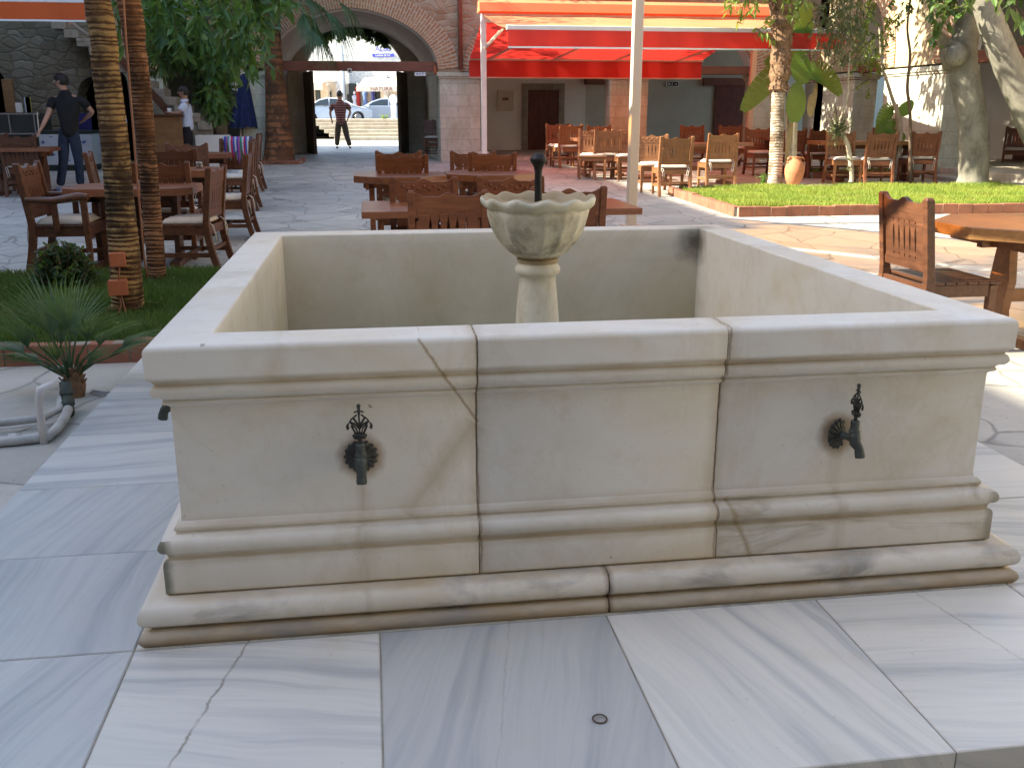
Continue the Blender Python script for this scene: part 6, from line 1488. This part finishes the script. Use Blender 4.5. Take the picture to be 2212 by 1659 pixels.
# man in the pale shirt
BULK[0] = 1.12
Yw = 19.45; p = onY(404, 352, Yw); ft = (p.x, Yw, gz(Yw)); J = px_joints(Yw, ft, dict(pelvis=(405, 274, 0), chest=(403, 236, 0), neck=(399, 218, 0), head=(396, 205, -.0), shL=(397, 229, -.14), shR=(404, 229, .14), elL=(387, 247, -.2), haL=(372, 245, -.15), elR=(390, 247, .2), haR=(373, 244, .12), hpL=(403, 281, -.09), hpR=(407, 281, .09), knL=(402, 314, -.09), knR=(409, 314, .09), anL=(404, 345, -.08), anR=(411, 345, .09)))
person('man in a pale blue short sleeved shirt leaning on the bar counter', ft, 1, J, 'skin', 'white_shirt', 'black_trousers', 'shoe_dark', 'hair_dark', face=(-1, 0), sleeve=.75)
# man in the gate
BULK[0] = 1.28
f = G(740, 322); ft = (f.x, f.y, gz(f.y)); J = px_joints(f.y, ft, dict(pelvis=(737, 264, 0), chest=(735, 234, 0), neck=(734, 217, 0), head=(734, 208, 0), shL=(718, 227, 0), shR=(751, 227, 0), elL=(713, 245, .05), haL=(716, 258, .12), elR=(757, 243, -.03), haR=(752, 256, -.06), hpL=(731, 270, 0), hpR=(744, 270, 0), knL=(729, 294, 0), knR=(749, 294, 0), anL=(728, 316, 0), anR=(756, 316, 0)))
J['curlL'] = (.0, .02, 0)
person('man in a red and white striped polo shirt seen from behind in the gateway', ft, 1, J, 'skin', 'striped_polo', 'brown_trousers', 'shoe_dark', 'hair_dark', face=(.1, 1), sleeve=.7)
# person hidden behind the palm
BULK[0] = 1.
Yq = 18.7; p = onY(252, 360, Yq); ft = (p.x, Yq, gz(Yq)); J = px_joints(Yq, ft, dict(pelvis=(253, 296, 0), chest=(251, 258, 0), neck=(248, 238, 0), head=(247, 222, 0), shL=(236, 248, 0), shR=(264, 247, 0), elL=(230, 270, 0), haL=(232, 292, -.05), elR=(270, 272, 0), haR=(268, 296, -.05), hpL=(246, 303, 0), hpR=(260, 303, 0), knL=(246, 332, 0), knR=(267, 332, 0), anL=(246, 356, 0), anR=(272, 356, 0)))
person('person in blue checked shirt and pale jeans, mostly hidden behind the thick palm trunk', ft, 1, J, 'skin', 'blue_check', 'pale_jeans', 'shoe_dark', 'hair_dark', face=(.3, 1), sleeve=.9)

# ================================================================ STREET BEYOND THE GATE
zS = .28; q42 = lambda u, v, Y: onY(u, v, Y)
y0s, y1s = 41.0, 45.5; zt0 = onY(760, 258, y1s).z; ns = 6; xl_, xr_ = onY(655, 300, 41).x-14, onY(900, 300, 41).x+14
t = thing('street_steps', 'broad pale stone steps rising to the sunlit street beyond the gate', 'steps', (0, 0, 0))
for k in range(ns):
    x_in = onY(700-k*9, 300, y0s).x if k < 4 else xl_
    za_, zb3 = zS+(zt0-zS)*k/ns, zS+(zt0-zS)*(k+1)/ns; ya = y0s+(y1s-y0s)*k/ns; MB().box(xl_ if k > 3 else onY(722-12*k, 300, y0s).x, xr_, ya, y1s+(4 if k == ns-1 else .01*k), za_+.001, zb3).build('step', 'step_stone', t, bevel=.01)
MB().box(onY(720, 300, y0s).x-20, onY(690, 300, y0s).x-.02, y0s-.5, y0s-.2, 0, .3).build('side_wall', 'step_stone', t)
YR = 60.0; zR = 1.38-16*60/2047
rd = struct(MB().box(-80, 90, 49.4, 69, zR-.5, zR).build('road', 'asphalt')); struct(MB().box(-80, 90, 69.01, 76, zR-.5, zR+.13).build('pavement', 'step_stone'))
def car(x, y, label, mat, d=1):       # d = +1: nose towards +x
    t = thing('parked_car', label, 'car', (x, y, zR), 0 if d > 0 else PI, 'cars in the street')
    prof = [(-2.2, .30), (-2.25, .55), (-2.18, .82), (-1.95, .93), (-1.45, .98), (-.85, 1.33), (-.35, 1.44), (.25, 1.42), (.75, 1.26), (1.25, .98), (1.85, .86), (2.15, .70), (2.22, .45), (2.18, .26)]
    def arch(cx, r=.36): return [(cx+r*math.cos(a), .30+r*math.sin(a)) for a in [PI*k/8 for k in range(9)]]
    poly = prof+[(1.75, .24)]+arch(1.38)+[(.95, .22), (-.95, .22)]+arch(-1.38)+[(-1.8, .26)]
    m = MB(); n = len(poly)
    inset = lambda z: .0 if z < .95 else (z-.95)*.55
    for s in (-1, 1):
        for a, z in poly: m.v.append((a, s*(.86-inset(z)), z))
    m.f.append(tuple(range(n))); m.f.append(tuple(n+k for k in reversed(range(n))))
    for k in range(n): m.f.append((k, n+k, n+(k+1) % n, (k+1) % n))
    m.build('body', mat, t, bevel=.03)
    for s in (-1, 1):
        m = MB(); sy = lambda z: s*(.868-inset(z))
        for pl_ in ([(-1.30, 1.0), (-.82, 1.28), (-.40, 1.37), (-.32, 1.37), (-.32, 1.0)], [(-.24, 1.0), (-.24, 1.38), (.2, 1.36), (.66, 1.22), (1.02, 1.0)]):
            i = len(m.v); m.v += [(a, sy(z), z) for a, z in pl_]; m.f.append(tuple(range(i, i+len(pl_))))
        m.build('side_window', 'glass_dark', t); MB().bar((.9, s*.87, .98), (1.0, s*1.0, 1.0), .12, .10).build('mirror', mat, t)
        for a in (-1.38, 1.38): w = MB().lathe([(.30, -.1), (.32, -.08), (.32, .08), (.30, .1)], 24, (a, s*.76, .32), FACE_CAM).build('wheel', 'tyre', t, True); MB().lathe([(.2, -.012), (.18, .012)], 18, (a, s*.872, .32), FACE_CAM).build('rim', 'steel', w)
        MB().box(-2.26, -1.98, s*.62-.16, s*.62+.2 if s > 0 else s*.62+.16, .66, .82).build('tail_light', 'tail_red', t); MB().box(1.95, 2.2, s*.62-.15, s*.62+.15, .58, .72).build('headlight', 'mark_white', t)
    return t
c2 = onY(835, 240, YR); car(c2.x-.15, YR, 'silver car passing the gate on the right, showing its tail', 'car_silver', -1)
c1 = onY(712, 240, YR-2.6); car(c1.x+.3, YR-2.6, 'white car seen through the gate left of the man in the striped shirt', 'car_white', 1)
YSH = 73.0; S = lambda zx, zy, Y=YSH: onY(654.2+.15569*zx, 86.1+.15569*zy, Y)
sh = thing('shop_building', 'pale shop front with white awnings across the street', 'building', (0, 0, 0))
MB().box(-60, 60, YSH, YSH+8, zR, 11).build('wall', 'mosaic_render', sh)
m = MB(); a, b = S(-900, 700), S(2200, 1000); m.box(a.x, b.x, YSH-.12, YSH-.003, zR+.14, a.z+.45); m.build('shop_window', 'shop_cream', sh)
for z0_, z1_, zt2 in ((160, 250, 700), (320, 410, 720), (640, 820, 610), (960, 1100, 720), (620, 655, 760)): a, b = S(z0_, zt2), S(z1_, 1000); MB().box(a.x, b.x, YSH-.16, YSH-.125, zR+.2, a.z).build('window_opening', 'glass_dark', sh)
for z0_, z1_ in ((480, 610), (1150, 1215), (-200, -60)): a, b = S(z0_, 500), S(z1_, 900); MB().box(a.x, b.x, YSH-.7, YSH-.17, zR+.14, S(500, 200).z if z0_ == 480 else a.z).build('pillar', 'mosaic_render', sh)
for k, (zx, zy, mt) in enumerate(((785, 760, 'red_cloth'), (355, 770, 'shop_cream'), (740, 880, 'white_shirt'), (1000, 790, 'deep_blue'), (885, 830, 'blue_cloth'))):
    c = S(zx, zy, YSH-.35); t = thing('mannequin', ['mannequin in red in the shop window across the street', 'mannequin in pale cloth at the left shop window', 'mannequin in white beside the red one', 'mannequin in dark blue below the shop lettering', 'mannequin in light blue between the red and dark blue ones'][k], 'mannequin', (c.x, c.y, c.z-.9), 0, 'mannequins in the shop')
    MB().lathe([(.14, 0), (.10, .1), (.16, .5), (.17, .8), (.12, 1.0), (.20, 1.25), (.21, 1.38), (.08, 1.47)], 16).build('torso', mt, t, True); MB().ball((0, 0, 1.62), .11, 8, 1.2).build('head', 'mark_white', t, True); MB().lathe([(.25, -.1), (.25, 0)], 16).build('stand', 'shop_cream', t)
def shop_awning(z0, z1, ytop, ybar, yval, label, Yf):
    t = thing('shop_awning', label, 'awning', (0, 0, 0), 0, 'white shop awnings'); a = S(z0, ybar, Yf); b = S(z1, ybar, Yf); c = S(z0, ytop)
    m = MB(); slopefab(m, a.x, b.x, YSH-.15, c.z, Yf, a.z, .05, 12, 4); m.build('canopy', 'cream_canvas', t, True); v = S(z0, yval, Yf).z
    MB().box(a.x, b.x, Yf-.02, Yf, v, a.z).build('valance', 'cream_canvas', t); return t, a, b, v
shop_awning(-260, 395, 480, 600, 695, 'plain white shop awning on the left beyond the gate', 70.0)
t, a, b, v = shop_awning(880, 1500, 520, 655, 722, 'white shop awning with dark lettering on the right beyond the gate', 70.0)
c = S(1180, 690, 70.0); text('lettering', 'NATURA', .40, 'mark_brown', t, Matrix.Translation((c.x+.28, 69.97, c.z)) @ FACE_CAM)
a, b = S(975, 205), S(1275, 250); t = thing('shop_sign', 'blue lettered sign on the white wall above the right shop awning', 'sign', ((a.x+b.x)/2, YSH-.05, (a.z+b.z)/2)); w_, h_ = (b.x-a.x)/2, (a.z-b.z)/2
MB().box(-w_, w_, -.04, .05, -h_, h_).build('board', 'sign_blue', t); text('strip_lettering', 'Leather & Fur', .20, 'mark_white', t, Matrix.Translation((0, -.043, 0)) @ FACE_CAM); text('lettering', 'ALBE', .52, 'sign_blue', t, Matrix.Translation((-.0, .0, h_+.34)) @ FACE_CAM)
pb = S(1258, 870, 47.5); t = thing('street_bollard', 'bright white rounded post by the right door of the gate', 'bollard', (pb.x, 47.5, zt0)); MB().lathe([(.16, 0), (.16, .05), (.13, .08), (.13, .75), (.17, .8), (.19, .95), (.16, 1.1), (.05, 1.17)], 18).build('shaft', 'mark_white', t, True)
p2 = S(1120, 1085, 46.0); t = thing('street_plant', 'small yellow green plant on top of the street steps', 'plant', (p2.x, 46.0, zt0)); m = MB(); m2 = MB(); rn = random.Random(2)
for _ in range(10): sprig(m, m2, (0, 0, 0), (rn.gauss(0, .22), rn.gauss(0, .1), rn.uniform(.1, .3)), 10, .10, .04, rn, 1)
m.build('foliage', 'leaf_yellow', t)
sp2 = onY(741, 100, 55.0); t = thing('street_pole', 'white pole rising before the bright shops beyond the gate', 'pole', (onY(741, 200, 55.0).x, 55.0, zR)); MB().tube([(0, 0, 0), (0, 0, sp2.z-zR)], .09, 12).build('shaft', 'mark_white', t, True); MB().lathe([(.2, 0), (.2, .1), (.1, .16)], 16).build('foot', 'mark_white', t, True)

pv = Vector((onY(752, 200, YSH).x, YSH, 0)); RT = Matrix.Translation(pv) @ Matrix.Rotation(R(-13), 4, 'Z') @ Matrix.Translation(-pv)
for o in [q for q in bpy.data.objects if q.parent is None and q.type == 'EMPTY' and q.name.split('.')[0] in ('shop_building', 'shop_awning', 'shop_sign', 'mannequin')]:
    o.location = RT @ o.location; o.rotation_euler.z += R(-13)

rn = random.Random(91); m = MB()
for _ in range(150):
    q_ = rn.random()
    if q_ < .35: x, y, z = rn.uniform(5.7, 11), rn.uniform(10.2, 12.9), .15
    elif q_ < .6: x, y, z = rn.uniform(-5, -.8), rn.uniform(3.6, 6.2), .12
    else: x, y, z = rn.uniform(-4, 9), rn.uniform(3.6, 16), .006
    if z < .01 and (x > 5.4 and 9.9 < y < 13.1): continue
    if z < .01 and x < -.6 and y < 6.4: continue
    leaf(m, Vector((x, y, gz(y)+z)), Vector((rn.gauss(0, 1), rn.gauss(0, 1), rn.uniform(0, .25))), Vector((0, 0, 1)), rn.uniform(.03, .07), rn.uniform(.015, .03), -.1)
o = m.build('fallen_leaves', 'dry_leaf'); o['kind'] = 'stuff'; tag(o, 'dry fallen leaves scattered over the lawns and paving', 'leaves')
